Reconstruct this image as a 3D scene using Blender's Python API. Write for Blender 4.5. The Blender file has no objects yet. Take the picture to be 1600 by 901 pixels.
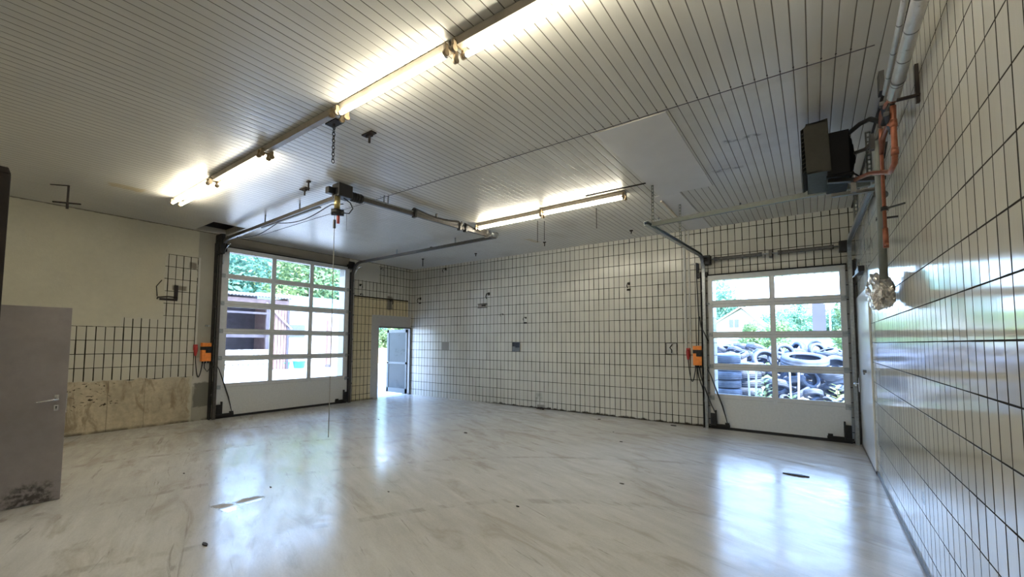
import bpy, bmesh, math, random
from mathutils import Vector, Matrix
sc = bpy.context.scene
COL = sc.collection
random.seed(7)
R_ = math.radians

# ------------------------------------------------------------------ dimensions (metres)
EYE = 1.6614          # camera height
H = 4.0154            # ceiling
D = 9.1906            # back wall (Y)
L = 10.5742           # left wall (X = -L)
RX = 0.6146           # right wall (X)
FRONT = -3.2          # wall behind the camera
GZ = -0.05            # yard level

# ------------------------------------------------------------------ camera
cam_d = bpy.data.cameras.new('camera')
cam_d.sensor_width = 36.0
cam_d.lens = 658.06 / 1600 * 36.0
cam_d.shift_y = 44.77 / 1600
cam_d.clip_end = 400
cam = bpy.data.objects.new('camera', cam_d)
COL.objects.link(cam)
pit, yaw, roll = .0604, .6214, .0041
fw = Vector((-math.sin(yaw) * math.cos(pit), math.cos(yaw) * math.cos(pit), math.sin(pit)))
r0 = Vector((math.cos(yaw), math.sin(yaw), 0))
u0 = r0.cross(fw)
cr = r0 * math.cos(roll) + u0 * math.sin(roll)
cu = -r0 * math.sin(roll) + u0 * math.cos(roll)
m = Matrix((cr, cu, -fw)).transposed().to_4x4()
m.translation = (0, 0, EYE)
cam.matrix_world = m
sc.camera = cam

# ------------------------------------------------------------------ view, world, sun
vs = sc.view_settings
vs.view_transform = 'Standard'
vs.look = 'None'
vs.gamma = 1.0
vs.use_curve_mapping = False
vs.exposure = 1.0
SKY = 6.0
TUBE = 30.0
w = bpy.data.worlds.new('world')
sc.world = w
w.use_nodes = True
nt = w.node_tree
nt.nodes.clear()
o = nt.nodes.new('ShaderNodeOutputWorld')
bg = nt.nodes.new('ShaderNodeBackground')
tc = nt.nodes.new('ShaderNodeTexCoord')
sp = nt.nodes.new('ShaderNodeSeparateXYZ')
rp = nt.nodes.new('ShaderNodeValToRGB')
rp.color_ramp.elements[0].position = 0.0
rp.color_ramp.elements[0].color = (.53, .71, 1.0, 1)
rp.color_ramp.elements[1].position = 0.8
rp.color_ramp.elements[1].color = (.25, .47, 1.0, 1)
nt.links.new(tc.outputs['Generated'], sp.inputs[0])
nt.links.new(sp.outputs['Z'], rp.inputs[0])
nt.links.new(rp.outputs[0], bg.inputs[0])
bg.inputs[1].default_value = SKY
nt.links.new(bg.outputs[0], o.inputs[0])
sun_d = bpy.data.lights.new('sun', 'SUN')
sun_d.energy = 11.0
sun_d.angle = R_(1.5)
sun_d.color = (1.0, .95, .86)
sun = bpy.data.objects.new('sun', sun_d)
COL.objects.link(sun)
sun.rotation_euler = Vector((.55, -.50, .95)).to_track_quat('Z', 'Y').to_euler()
sun.location = (6, -6, 12)
try:
    sc.cycles.max_bounces = 9
    sc.cycles.diffuse_bounces = 6
    sc.cycles.glossy_bounces = 4
    sc.cycles.transparent_max_bounces = 16
    sc.cycles.sample_clamp_indirect = 8.0
    sc.cycles.caustics_reflective = False
except Exception:
    pass


# ------------------------------------------------------------------ node helpers
class NT:
    def __init__(s, name):
        s.m = bpy.data.materials.new(name)
        s.m.use_nodes = True
        s.t = s.m.node_tree
        s.b = s.t.nodes['Principled BSDF']
        s.out = s.t.nodes['Material Output']
        s._pos = None

    def n(s, kind, **kw):
        x = s.t.nodes.new(kind)
        for k, v in kw.items():
            setattr(x, k, v)
        return x

    def inp(s, sock, v):
        if isinstance(v, bpy.types.NodeSocket):
            s.t.links.new(v, sock)
        elif isinstance(v, (tuple, list)) and len(v) == 3 and sock.type == 'RGBA':
            sock.default_value = (*v, 1)
        else:
            sock.default_value = v

    def math(s, op, a, b=0.0, c=0.0, clamp=False):
        x = s.n('ShaderNodeMath', operation=op)
        x.use_clamp = clamp
        s.inp(x.inputs[0], a); s.inp(x.inputs[1], b)
        if len(x.inputs) > 2: s.inp(x.inputs[2], c)
        return x.outputs[0]

    def add(s, a, b): return s.math('ADD', a, b)
    def sub(s, a, b): return s.math('SUBTRACT', a, b)
    def mul(s, a, b): return s.math('MULTIPLY', a, b)
    def mn(s, a, b): return s.math('MINIMUM', a, b)
    def mx(s, a, b): return s.math('MAXIMUM', a, b)

    def pos(s):
        if s._pos is None:
            g = s.n('ShaderNodeNewGeometry')
            x = s.n('ShaderNodeSeparateXYZ')
            s.t.links.new(g.outputs['Position'], x.inputs[0])
            s._p = g.outputs['Position']
            s._pos = x.outputs
        return s._pos

    def P(s):
        s.pos(); return s._p

    def objco(s):
        return s.n('ShaderNodeTexCoord').outputs['Object']

    def xyz(s, a, b, c=0.0):
        x = s.n('ShaderNodeCombineXYZ')
        s.inp(x.inputs[0], a); s.inp(x.inputs[1], b); s.inp(x.inputs[2], c)
        return x.outputs[0]

    def ss(s, v, lo, hi):     # smoothstep 0..1
        x = s.n('ShaderNodeMapRange', interpolation_type='SMOOTHSTEP')
        s.inp(x.inputs[0], v); x.inputs[1].default_value = lo; x.inputs[2].default_value = hi
        return x.outputs[0]

    def mr(s, v, lo, hi, a, b):
        x = s.n('ShaderNodeMapRange')
        s.inp(x.inputs[0], v)
        for i, q in enumerate((lo, hi, a, b)): x.inputs[i + 1].default_value = q
        return x.outputs[0]

    def scale(s, vec, sx, sy, sz):
        x = s.n('ShaderNodeVectorMath', operation='MULTIPLY')
        s.inp(x.inputs[0], vec); x.inputs[1].default_value = (sx, sy, sz)
        return x.outputs[0]

    def noise(s, vec, sc_=5.0, det=3.0, rough=.55, dist=0.0):
        x = s.n('ShaderNodeTexNoise')
        s.inp(x.inputs['Vector'], vec)
        x.inputs['Scale'].default_value = sc_; x.inputs['Detail'].default_value = det
        x.inputs['Roughness'].default_value = rough; x.inputs['Distortion'].default_value = dist
        return x.outputs[0]

    def white(s, vec):
        x = s.n('ShaderNodeTexWhiteNoise', noise_dimensions='3D')
        s.inp(x.inputs['Vector'], vec)
        return x.outputs['Value'], x.outputs['Color']

    def mix(s, f, a, b):
        x = s.n('ShaderNodeMix', data_type='RGBA')
        s.inp(x.inputs[0], f); s.inp(x.inputs[6], a); s.inp(x.inputs[7], b)
        return x.outputs[2]

    def mixf(s, f, a, b):
        x = s.n('ShaderNodeMix', data_type='FLOAT')
        s.inp(x.inputs[0], f); s.inp(x.inputs[2], a); s.inp(x.inputs[3], b)
        return x.outputs[0]

    def vmul(s, col, f):      # colour times factor
        x = s.n('ShaderNodeVectorMath', operation='SCALE')
        s.inp(x.inputs[0], col); s.inp(x.inputs[3], f)
        return x.outputs[0]

    def rect(s, u, v, u0, u1, v0, v1, e=.006):
        a = s.mul(s.ss(u, u0 - e, u0 + e), s.sub(1.0, s.ss(u, u1 - e, u1 + e)))
        b = s.mul(s.ss(v, v0 - e, v0 + e), s.sub(1.0, s.ss(v, v1 - e, v1 + e)))
        return s.mul(a, b)

    def bump(s, height, strength=1.0, dist=1.0, normal=None):
        x = s.n('ShaderNodeBump')
        s.inp(x.inputs['Height'], height)
        x.inputs['Strength'].default_value = strength
        x.inputs['Distance'].default_value = dist
        if normal: s.inp(x.inputs['Normal'], normal)
        return x.outputs[0]

    def set(s, **kw):
        names = dict(col='Base Color', rough='Roughness', metal='Metallic', normal='Normal', spec='Specular IOR Level',
                     alpha='Alpha', coat='Coat Weight', emis='Emission Color', es='Emission Strength')
        for k, v in kw.items(): s.inp(s.b.inputs[names[k]], v)
        return s.m


def plain(name, col, rough=.5, metal=0.0, var=.12, nscale=14.0, bump=.0, spec=.5, grime=0.0):
    t = NT(name)
    v = t.objco()
    n = t.noise(v, nscale, 4)
    c = t.vmul(col and t_rgb(t, col), t.mr(n, .3, .7, 1 - var, 1 + var))
    if grime:
        g = t.ss(t.noise(v, nscale * .35, 5, .65), .5, .72)
        c = t.mix(t.mul(g, grime), c, (col[0] * .3, col[1] * .27, col[2] * .24))
    kw = dict(col=c, rough=t.mr(n, .3, .7, max(rough - .06, .02), min(rough + .08, 1)), metal=metal, spec=spec)
    if bump: kw['normal'] = t.bump(t.noise(v, nscale * 3, 3), .5, bump)
    return t.set(**kw)


def t_rgb(t, col):
    x = t.n('ShaderNodeRGB')
    x.outputs[0].default_value = (*col, 1)
    return x.outputs[0]


M = {}
M['alu'] = plain('white coated aluminium', (.62, .63, .63), .38, .15, .05)
M['alu_dark'] = plain('grey rail edge', (.30, .31, .31), .45, .3, .08)
M['panel'] = plain('white stucco panel', (.60, .61, .60), .42, .0, .05, 30, .0008)
M['galv'] = plain('galvanised steel', (.36, .385, .40), .36, .85, .2, 25)
M['galv_dull'] = plain('dull galvanised steel', (.15, .145, .135), .45, .6, .2, 20, grime=.4)
M['rail_dark'] = plain('dark weathered rail steel', (.085, .078, .072), .42, .35, .2, 20)
M['hang'] = plain('grey green hanger strip', (.20, .21, .19), .5, .4, .1, 20)
M['black'] = plain('black painted steel', (.014, .014, .015), .45, .2, .2)
M['rubber'] = plain('black rubber', (.012, .012, .013), .7, 0, .2)
M['orange'] = plain('orange plastic', (.88, .27, .045), .4, 0, .1, 20, grime=.25)
M['red'] = plain('red plastic', (.42, .035, .03), .4, 0, .1)
M['cable'] = plain('black cable', (.015, .015, .017), .5, 0, .1)
M['conduit'] = plain('grey plastic conduit', (.50, .49, .45), .5, 0, .06)
M['brass'] = plain('brass sleeve', (.55, .45, .2), .35, .8, .15)
M['copper'] = plain('copper pipe', (.30, .105, .06), .4, .5, .2, 18, grime=.3)
M['chrome'] = plain('chrome', (.75, .75, .76), .15, 1, .03)
M['housing'] = plain('yellowed white lamp housing', (.27, .235, .185), .45, 0, .1, 10, grime=.35)
M['socket'] = plain('brown lamp socket', (.26, .19, .11), .5, 0, .25, 20)
M['heater'] = plain('grey brown hammered steel', (.034, .032, .026), .6, .0, .15, 30, spec=.25)
M['heater_black'] = plain('black heater body', (.004, .004, .005), .6, 0, .2, spec=.12)
M['grey_door'] = None
M['rust'] = plain('dark brown rusted steel', (.022, .015, .012), .7, .2, .4, 8, .001)
M['chain'] = plain('old chain steel', (.05, .047, .042), .5, .6, .3)
M['rope'] = plain('pale pull cord', (.35, .34, .31), .7, 0, .05)
M['pale_sheet'] = plain('off white board', (.62, .60, .57), .55, 0, .04, 3)
M['concrete_out'] = plain('yard concrete', (.62, .60, .57), .9, 0, .1, .6)
M['wood_dark'] = plain('weathered dark timber', (.07, .06, .075), .8, 0, .3, 3, .003)
M['wood_pink'] = plain('weathered reddish timber', (.20, .13, .12), .8, 0, .2, 3, .003)
M['wood_pale'] = plain('pale timber', (.62, .55, .45), .7, 0, .12, 5)
M['corr'] = plain('corrugated fibre cement', (.12, .12, .13), .8, 0, .2, 1.5)
M['white_wall'] = plain('white render outside', (.55, .54, .52), .85, 0, .05, 1.0)
M['teal'] = plain('pale teal cladding', (.22, .40, .38), .4, 0, .1, 1)
M['roof_red'] = plain('pale tiled roof', (.50, .40, .34), .8, 0, .12, 3)
M['roof_dark'] = plain('dark slate roof', (.20, .19, .20), .8, 0, .12, 3)
M['win_dark'] = plain('dark window', (.10, .11, .13), .15, 0, .1)
M['tyre'] = plain('haze tinted worn tyre rubber', (.10, .12, .17), .55, 0, .35, 6, .002, grime=.2)  # lifted bluish base has the outdoor haze mixed into the colour
M['bark'] = plain('bark', (.12, .09, .06), .9, 0, .3, 6, .01)
M['plastic_blue'] = plain('turquoise plastic', (.05, .36, .33), .4, 0, .1)
M['sack'] = plain('white plastic sacking', (.78, .77, .75), .6, 0, .08, 3, .01)
M['upright_bar'] = plain('white stake', (.78, .76, .74), .6, 0, .08)
M['foil'] = plain('crumpled aluminium foil', (.86, .84, .83), .34, 1.0, .1, 8)
M['tower'] = plain('grey violet cladding', (.08, .075, .13), .7, 0, .1, .6)


def mat_leaf(name, c1, c2):
    t = NT(name)
    oi = t.n('ShaderNodeObjectInfo').outputs['Random']
    n = t.noise(t.P(), .7, 2)
    n2 = t.noise(t.P(), 6.0, 2)
    c = t.mix(t.mr(n, .3, .7, 0, 1), c1, c2)
    c = t.vmul(c, t.mul(t.mr(n2, .3, .7, .7, 1.35), t.mr(oi, 0, 1, .85, 1.15)))
    tr = t.n('ShaderNodeBsdfTranslucent')
    t.inp(tr.inputs[0], c)
    t.set(col=c, rough=.5, spec=.3)
    mx = t.n('ShaderNodeMixShader')
    mx.inputs[0].default_value = .35
    t.t.links.new(t.b.outputs[0], mx.inputs[1]); t.t.links.new(tr.outputs[0], mx.inputs[2])
    t.t.links.new(mx.outputs[0], t.out.inputs[0])
    return t.m


M['leaf'] = mat_leaf('broad leaves', (.17, .27, .13), (.34, .44, .22))
M['leaf_blue'] = mat_leaf('blue green leaves', (.13, .29, .22), (.27, .45, .32))
M['leaf_pale'] = mat_leaf('pale young leaves', (.50, .62, .26), (.68, .76, .42))


def mat_tile(name, axis, u0, v0, gw, base, grout=(.022, .018, .012), rough=.2, tilt=.0012, ripple=.00012, extra=None, vgw=None):
    t = NT(name)
    p = t.pos()
    u = p[axis]; v = p[2]
    # slight waviness so that the joints are not ruler straight
    uw = t.math('DIVIDE', t.sub(u, u0), .125)
    vw = t.math('DIVIDE', t.sub(v, v0), .25)
    cu_ = t.math('FLOOR', uw); cv = t.math('FLOOR', vw)
    fu = t.sub(uw, cu_); fv = t.sub(vw, cv)
    du = t.mul(t.mn(fu, t.sub(1.0, fu)), .125)
    dv = t.mul(t.mn(fv, t.sub(1.0, fv)), .25)
    cell = t.xyz(cu_, cv, 3.0)
    wv, wc = t.white(cell)
    sc3 = t.n('ShaderNodeSeparateXYZ'); t.inp(sc3.inputs[0], wc)
    r1, r2, r3 = sc3.outputs
    P = t.P()
    jn = t.mr(t.noise(P, 3.0, 3), .3, .7, .75, 1.2)
    # joint width differs from joint to joint
    ju, _ = t.white(t.xyz(t.math('ROUND', uw), cv, 9.0))
    jw = t.mr(ju, 0, 1, .65, 1.15)
    mu = t.sub(1.0, t.ss(t.math('DIVIDE', du, t.mul(jn, jw)), gw * .75, gw * 1.15))
    mv = t.sub(1.0, t.ss(t.math('DIVIDE', dv, jn), (vgw or gw) * .75, (vgw or gw) * 1.15))
    g = t.mx(mu, mv)
    big = t.noise(P, .8, 4)
    col = t.vmul(t_rgb(t, base), t.mul(t.mr(wv, 0, 1, .955, 1.045), t.mr(big, .3, .7, .95, 1.04)))
    spots = t.ss(t.noise(P, 9.0, 5, .7), .66, .8)
    col = t.mix(t.mul(spots, .35), col, (base[0] * .55, base[1] * .5, base[2] * .42))
    h = t.add(t.mul(t.sub(r1, .5), t.mul(fu, tilt)), t.mul(t.sub(r2, .5), t.mul(fv, tilt * 1.3)))
    sv = t.scale(P, 1, 1, 1)
    rn = t.noise(t.xyz(t.mul(u, 60.0), t.mul(v, 2.5), t.mul(wv, 30.0)), 1.0, 2)
    h = t.add(h, t.mul(rn, ripple))
    h = t.sub(h, t.mul(g, .0015))
    rg = t.mixf(g, t.mr(r3, 0, 1, rough * .8, rough * 1.35), .85)
    d = dict(t=t, u=u, v=v, P=P, g=g, col=col, h=h, rg=rg, grout=grout, fu=fu)
    if extra:
        extra(d)
    colf = t.mix(d['g'], d['col'], grout)
    if 'post' in d: colf = d['post'](colf)
    t.set(col=colf, rough=d['rg'], normal=t.bump(d['h'], 1.0, 1.0), spec=t.mixf(d['g'], .5, .15))
    return t.m


def back_extra(d):
    t = d['t']; u, v, P = d['u'], d['v'], d['P']
    jit = t.mul(t.sub(t.noise(P, 9, 3), .5), .05)
    uj, vj = t.add(u, jit), t.add(v, jit)
    # missing tiles showing mortar
    k = t.rect(u, v, -9.20, -8.90, 1.43, 1.68)
    for r in ((-7.78, -7.42, 2.64, 2.76), (-2.56, -2.33, 1.43, 1.675), (-9.12, -9.02, 3.84, 3.92), (-5.78, -5.55, .0, .10)):
        k = t.mx(k, t.rect(uj, vj, *r, e=.01))
    d['g'] = t.mul(d['g'], t.sub(1.0, k))
    d['col'] = t.mix(k, d['col'], (.27, .25, .21))
    d['rg'] = t.mixf(k, d['rg'], .9)
    edge = t.mul(t.sub(1.0, t.ss(t.add(v, t.mul(t.sub(t.noise(P, 5, 4), .5), .12)), .015, .055)), t.ss(u, -8.2, -6.6))
    stain = t.mul(t.ss(t.noise(P, 2.2, 5, .6), .52, .70), t.rect(uj, vj, -6.3, -5.6, -.1, .35, e=.12))
    d['post'] = lambda c: t.mix(t.mx(edge, t.mul(stain, .7)), c, (.035, .03, .022))


def right_extra(d):
    t = d['t']; u, v, P = d['u'], d['v'], d['P']
    jit = t.mul(t.sub(t.noise(P, 9, 3), .5), .03)
    k = t.mul(t.rect(t.add(u, jit), t.add(v, jit), 4.28, 4.36, .50, .60, e=.012), t.ss(t.noise(P, 30, 3), .42, .55))
    edge = t.sub(1.0, t.ss(t.add(v, t.mul(t.sub(t.noise(P, 4, 4), .5), .02)), .02, .04))
    d['post'] = lambda c: t.mix(t.mx(edge, k), c, (.05, .045, .04))


def left_extra(d):
    t = d['t']; u, v, P = d['u'], d['v'], d['P']
    j = t.mul(t.sub(t.noise(P, 6, 4), .5), .16)
    j2 = t.mul(t.sub(t.noise(P, 11, 3), .5), .05)
    uj, vj = t.add(u, j), t.add(v, j)
    ub, vb = t.add(u, j2), t.add(v, j2)
    # where tiles still sit on the wall
    tile = t.rect(ub, vb, -1.0, 2.25, .94, 1.93, e=.01)
    tile = t.mx(tile, t.rect(ub, vj, 2.15, 3.33, .94, 2.10, e=.01))
    tile = t.mx(tile, t.rect(uj, v, 2.78, 3.33, .94, 3.43, e=.01))
    tile = t.mx(tile, t.rect(ub, v, 7.06, 20.0, -1.0, 3.45, e=.012))
    tile = t.mx(tile, t.rect(ub, v, 7.90, 20.0, 3.3, 5.0, e=.012))
    cut = t.rect(ub, vb, 7.67, 9.15, -1.0, 2.47, e=.012)
    tile = t.mul(tile, t.sub(1.0, cut))
    # plaster colours
    n1 = t.noise(P, 1.3, 5, .6); n2 = t.noise(P, 12, 4, .6)
    cream = t.vmul(t_rgb(t, (.50, .475, .375)), t.mul(t.mr(n1, .3, .7, .93, 1.06), t.mr(n2, .3, .7, .97, 1.03)))
    white = t.vmul(t_rgb(t, (.50, .48, .42)), t.mr(n1, .3, .7, .95, 1.05))
    grey = t.vmul(t_rgb(t, (.26, .25, .22)), t.mul(t.mr(n1, .3, .7, .85, 1.15), t.mr(n2, .3, .7, .9, 1.1)))
    raw = t.vmul(t_rgb(t, (.50, .43, .31)), t.mul(t.mr(n1, .35, .65, .8, 1.12), t.mr(n2, .3, .7, .85, 1.15)))
    st = t.ss(t.noise(t.scale(P, 1, 1.2, .5), 4.0, 6, .65, .6), .52, .66)
    raw = t.mix(t.mul(st, .6), raw, (.20, .14, .08))
    gouge = t.mul(t.ss(t.noise(t.scale(P, 1, 1, 2.2), 9.0, 3, .5, 1.0), .60, .64), t.rect(uj, vj, .9, 2.15, .42, .92, e=.06))
    raw = t.mix(gouge, raw, (.05, .035, .02))
    seam = t.mx(t.rect(t.add(u, t.mul(j2, .4)), v, 2.02, 2.035, -1, .93, e=.004), t.rect(t.add(u, t.mul(j2, .4)), v, 2.55, 2.56, -1, .93, e=.004))
    raw = t.mix(t.mul(seam, .5), raw, (.12, .09, .06))
    c = cream
    c = t.mix(t.mul(t.sub(1.0, t.ss(vj, .91, .96)), t.sub(1.0, t.ss(uj, 3.27, 3.30))), c, raw)
    pil = t.rect(t.add(u, t.mul(j2, .3)), v, 3.32, 3.9, -1, 5, e=.008)
    c = t.mix(pil, c, t.vmul(t_rgb(t, (.36, .345, .29)), t.mr(n1, .3, .7, .88, 1.1)))
    wp = t.rect(uj, vj, 3.33, 3.8, .72, 1.30, e=.02)
    c = t.mix(wp, c, (.50, .48, .43))
    gp = t.rect(uj, vj, 3.36, 3.72, .30, .80, e=.02)
    c = t.mix(gp, c, (.17, .165, .14))
    c = t.mix(t.mul(t.rect(uj, vj, 2.3, 2.75, 2.2, 3.35, e=.2), .35), c, (.55, .50, .37))
    c = t.mix(t.rect(u, v, 3.70, 6.93, 3.5, 5, e=.01), c, t.vmul(t_rgb(t, (.27, .245, .20)), t.mr(n1, .3, .7, .85, 1.15)))
    c = t.mix(t.rect(u, v, 6.86, 7.10, -1, 3.4, e=.008), c, t.vmul(t_rgb(t, (.42, .39, .34)), t.mr(n2, .3, .7, .9, 1.1)))
    c = t.mix(cut, c, t.vmul(t_rgb(t, (.40, .375, .345)), t.mr(n2, .3, .7, .95, 1.05)))
    c = t.mix(t.rect(ub, vb, 6.9, 7.9, 3.42, 5, e=.01), c, white)
    # tile colours: yellow field around the small door
    yel = t.rect(u, v, 7.0, 9.03, -1, 2.975, e=.004)
    tcol = t.mix(yel, d['col'], t.vmul(t_rgb(t, (.60, .50, .30)), t.mr(n2, .3, .7, .93, 1.07)))
    thick = t.rect(u, t.add(v, t.mul(j2, .3)), 6.95, 9.03, 2.955, 2.992, e=.005)
    gr = t.mx(d['g'], thick)
    # bare mortar bits near the fittings
    mb = t.rect(uj, vj, 8.20, 8.42, 2.66, 3.06, e=.03)
    mb = t.mx(mb, t.rect(ub, vb, 2.90, 3.14, 2.70, 2.80, e=.02))
    mb = t.mx(mb, t.rect(ub, vb, 3.17, 3.30, 3.18, 3.32, e=.02))
    tcol = t.mix(mb, tcol, (.22, .19, .15))
    base_d = t.mul(t.sub(1.0, t.ss(t.add(v, t.mul(j2, .6)), .01, .07)), t.ss(t.noise(P, 3, 3), .35, .55))
    d['g'] = t.mul(tile, gr)
    d['col'] = t.mix(tile, c, tcol)
    d['rg'] = t.mixf(tile, .85, d['rg'])
    ph = t.mul(t.noise(P, 25, 5, .7), .0035)
    d['h'] = t.mixf(tile, t.sub(ph, t.mul(gouge, .006)), t.add(d['h'], .004))
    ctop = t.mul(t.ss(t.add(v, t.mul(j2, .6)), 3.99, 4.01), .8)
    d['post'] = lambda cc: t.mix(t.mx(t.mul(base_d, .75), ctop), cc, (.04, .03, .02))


M['tile_back'] = mat_tile('stacked cream tiles back', 0, -1.70, .175, .0074, (.56, .54, .465), rough=.19, extra=back_extra, vgw=.006)
M['tile_right'] = mat_tile('stacked glossy tiles right', 1, 3.12 - .125 * 10, .178, .0062, (.56, .54, .475), rough=.10, tilt=.0011, ripple=.00022, extra=right_extra, vgw=.0046)
M['wall_left'] = mat_tile('plaster and tiles left', 1, 7.07, .175, .0085, (.54, .515, .43), rough=.195, extra=left_extra, vgw=.0062)


def mat_ceiling():
    t = NT('ceiling boards')
    p = t.pos(); u = p[0]; y = p[1]; P = t.P()
    q = t.math('DIVIDE', t.add(u, 1.125), .096)
    c = t.math('FLOOR', q); f = t.sub(q, c)
    side = t.ss(y, 4.245, 4.25)
    wv, wc = t.white(t.xyz(c, side, 1.0))
    d = t.mul(t.mn(f, t.sub(1.0, f)), .096)
    lw = t.mr(wv, 0, 1, .0030, .0048)
    g = t.sub(1.0, t.ss(t.math('DIVIDE', d, lw), .6, 1.1))
    n = t.noise(P, .7, 4); n2 = t.noise(t.scale(P, 3, .6, 1), 3, 4)
    col = t.vmul(t_rgb(t, (.55, .53, .475)), t.mul(t.mul(t.mr(wv, 0, 1, .98, 1.03), t.mr(n, .3, .7, .95, 1.05)), t.mr(n2, .3, .7, .97, 1.03)))
    # stains with a shape of their own
    j = t.mul(t.sub(t.noise(P, 5, 5, .7), .5), .35)
    st = t.rect(t.add(u, j), t.add(y, t.mul(j, .5)), -8.62, -8.42, 1.50, 1.90, e=.03)
    st = t.mx(st, t.rect(t.add(u, j), t.add(y, t.mul(j, .4)), -5.3, -5.15, 7.9, 8.3, e=.03))
    col = t.mix(t.mul(st, .7), col, (.46, .34, .14))
    dk = t.rect(t.add(u, t.mul(j, .6)), t.add(y, t.mul(j, .35)), -.78, -.42, 5.32, 5.40, e=.025)
    dk = t.mx(dk, t.rect(t.add(u, t.mul(j, .6)), t.add(y, t.mul(j, .35)), -1.05, -.70, 6.18, 6.26, e=.025))
    dk = t.mul(dk, t.ss(t.noise(P, 14, 4), .35, .6))
    col = t.mix(t.mul(dk, .8), col, (.09, .07, .05))
    dirt = t.mul(t.ss(t.noise(P, 1.1, 5, .65), .5, .75), t.mul(t.ss(y, 4.25, 4.3), .35))
    col = t.mix(dirt, col, (.30, .25, .17))
    col = t.mix(g, col, (.13, .112, .088))
    cr_ = t.mul(t.math('POWER', t.math('ABSOLUTE', t.sub(t.mul(f, 2.0), 1.0)), 4.0), -.0012)
    h = t.sub(t.add(cr_, t.mul(t.sub(wv, .5), t.mul(f, .0007))), t.mul(g, .003))
    return t.set(col=col, rough=t.mixf(g, t.mr(wv, 0, 1, .30, .33), .9), normal=t.bump(h, 1.0, 1.0), spec=.45)


M['ceiling'] = mat_ceiling()


def mat_floor():
    t = NT('worn painted concrete floor')
    P = t.P()
    big = t.noise(P, .45, 5, .6)
    rot = t.n('ShaderNodeVectorRotate', rotation_type='Z_AXIS')
    t.inp(rot.inputs['Vector'], P); rot.inputs['Angle'].default_value = R_(20)
    rv = rot.outputs[0]
    streak = t.noise(t.scale(rv, .8, 5.0, 1), 1.6, 6, .62, .5)
    fine = t.noise(t.scale(rv, 3, 11, 1), 5, 6, .7, .3)
    spk = t.noise(P, 70, 3)
    c = t.mix(t.mr(big, .3, .7, 0, 1), (.52, .50, .46), (.66, .65, .625))
    c = t.vmul(c, t.mul(t.mr(streak, .3, .7, .89, 1.07), t.mul(t.mr(fine, .3, .7, .95, 1.04), t.mr(spk, .3, .7, .96, 1.04))))
    br = t.ss(t.noise(t.scale(rv, .7, 2.2, 1), 1.3, 7, .64, .8), .50, .68)
    c = t.mix(t.mul(br, .45), c, (.30, .25, .18))
    sc_ = t.ss(t.noise(t.scale(rv, .6, 9, 1), 1.3, 6, .68, 1.3), .61, .68)
    c = t.mix(t.mul(sc_, .42), c, (.17, .14, .11))
    arc = t.n('ShaderNodeTexWave', wave_type='RINGS', rings_direction='Z')
    t.inp(arc.inputs['Vector'], t.scale(P, .5, .5, .5)); arc.inputs['Scale'].default_value = .35
    arc.inputs['Distortion'].default_value = 3.0; arc.inputs['Detail'].default_value = 3
    ar = t.mul(t.ss(arc.outputs['Fac'], .985, .998), t.ss(streak, .45, .6))
    c = t.mix(t.mul(ar, .35), c, (.2, .17, .13))
    # wet patches of fixed outline
    j = t.mul(t.sub(t.noise(P, 7, 4, .65), .5), .32)
    p = t.pos()
    ux = t.sub(t.add(p[0], t.mul(p[1], -.15)), 0.0)
    wet = t.rect(t.add(p[0], j), t.add(p[1], t.mul(j, .8)), -4.99, -4.68, 1.80, 1.93, e=.015)
    wet = t.mx(wet, t.rect(t.add(p[0], j), t.add(p[1], j), -4.93, -4.80, 1.98, 2.22, e=.015))
    edge = t.mul(wet, t.sub(1.0, wet))
    c = t.mix(t.mul(edge, 2.5), c, (.08, .07, .06))
    c = t.mix(t.mul(wet, .3), c, (.25, .24, .22))
    gl = t.noise(t.scale(rv, 1.0, 2.6, 1), 2.4, 7, .62, .8)
    rough = t.mr(gl, .36, .64, .13, .262)
    rough = t.mixf(t.mul(br, .7), rough, .265)
    rough = t.mixf(wet, rough, .03)
    tro = t.noise(t.scale(rv, 1.2, 3.4, 1), 5.0, 6, .66, .3)
    h = t.add(t.mul(tro, .0013), t.add(t.mul(streak, .0006), t.mul(spk, .00018)))
    h = t.mixf(wet, h, .0018)
    return t.set(col=c, rough=rough, normal=t.bump(h, .55, 1.0), spec=.62)


M['floor'] = mat_floor()


def mat_greydoor():
    t = NT('grey primed door sheet')
    v = t.P(); p = t.pos()
    n = t.noise(v, 2.2, 5, .6); n2 = t.noise(v, 14, 4)
    c = t.vmul(t_rgb(t, (.30, .265, .255)), t.mul(t.mr(n, .3, .7, .86, 1.12), t.mr(n2, .3, .7, .96, 1.04)))
    j = t.mul(t.sub(t.noise(v, 14, 5, .7), .5), .3)
    s = t.mul(t.rect(t.add(p[1], j), t.add(p[2], j), .56, .86, -.1, .19, e=.06), t.ss(t.noise(v, 20, 4), .35, .6))
    c = t.mix(t.mul(s, .85), c, (.03, .026, .022))
    return t.set(col=c, rough=t.mr(n, .3, .7, .34, .5), metal=.2, normal=t.bump(n2, .3, .001))


M['grey_door'] = mat_greydoor()


def mat_glass():
    t = NT('clear door glazing')
    tr = t.n('ShaderNodeBsdfTransparent'); tr.inputs[0].default_value = (.93, .96, .96, 1)
    gl = t.n('ShaderNodeBsdfGlossy'); gl.inputs['Roughness'].default_value = .03
    fr = t.n('ShaderNodeFresnel'); fr.inputs[0].default_value = 1.35
    mx = t.n('ShaderNodeMixShader')
    t.t.links.new(fr.outputs[0], mx.inputs[0])
    t.t.links.new(tr.outputs[0], mx.inputs[1]); t.t.links.new(gl.outputs[0], mx.inputs[2])
    t.t.links.new(mx.outputs[0], t.out.inputs[0])
    t.t.nodes.remove(t.b)
    return t.m


M['glass'] = mat_glass()


def mat_emit(name, col, st):
    t = NT(name)
    return t.set(col=(.9, .9, .85), emis=col, es=st, rough=.3)


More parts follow.
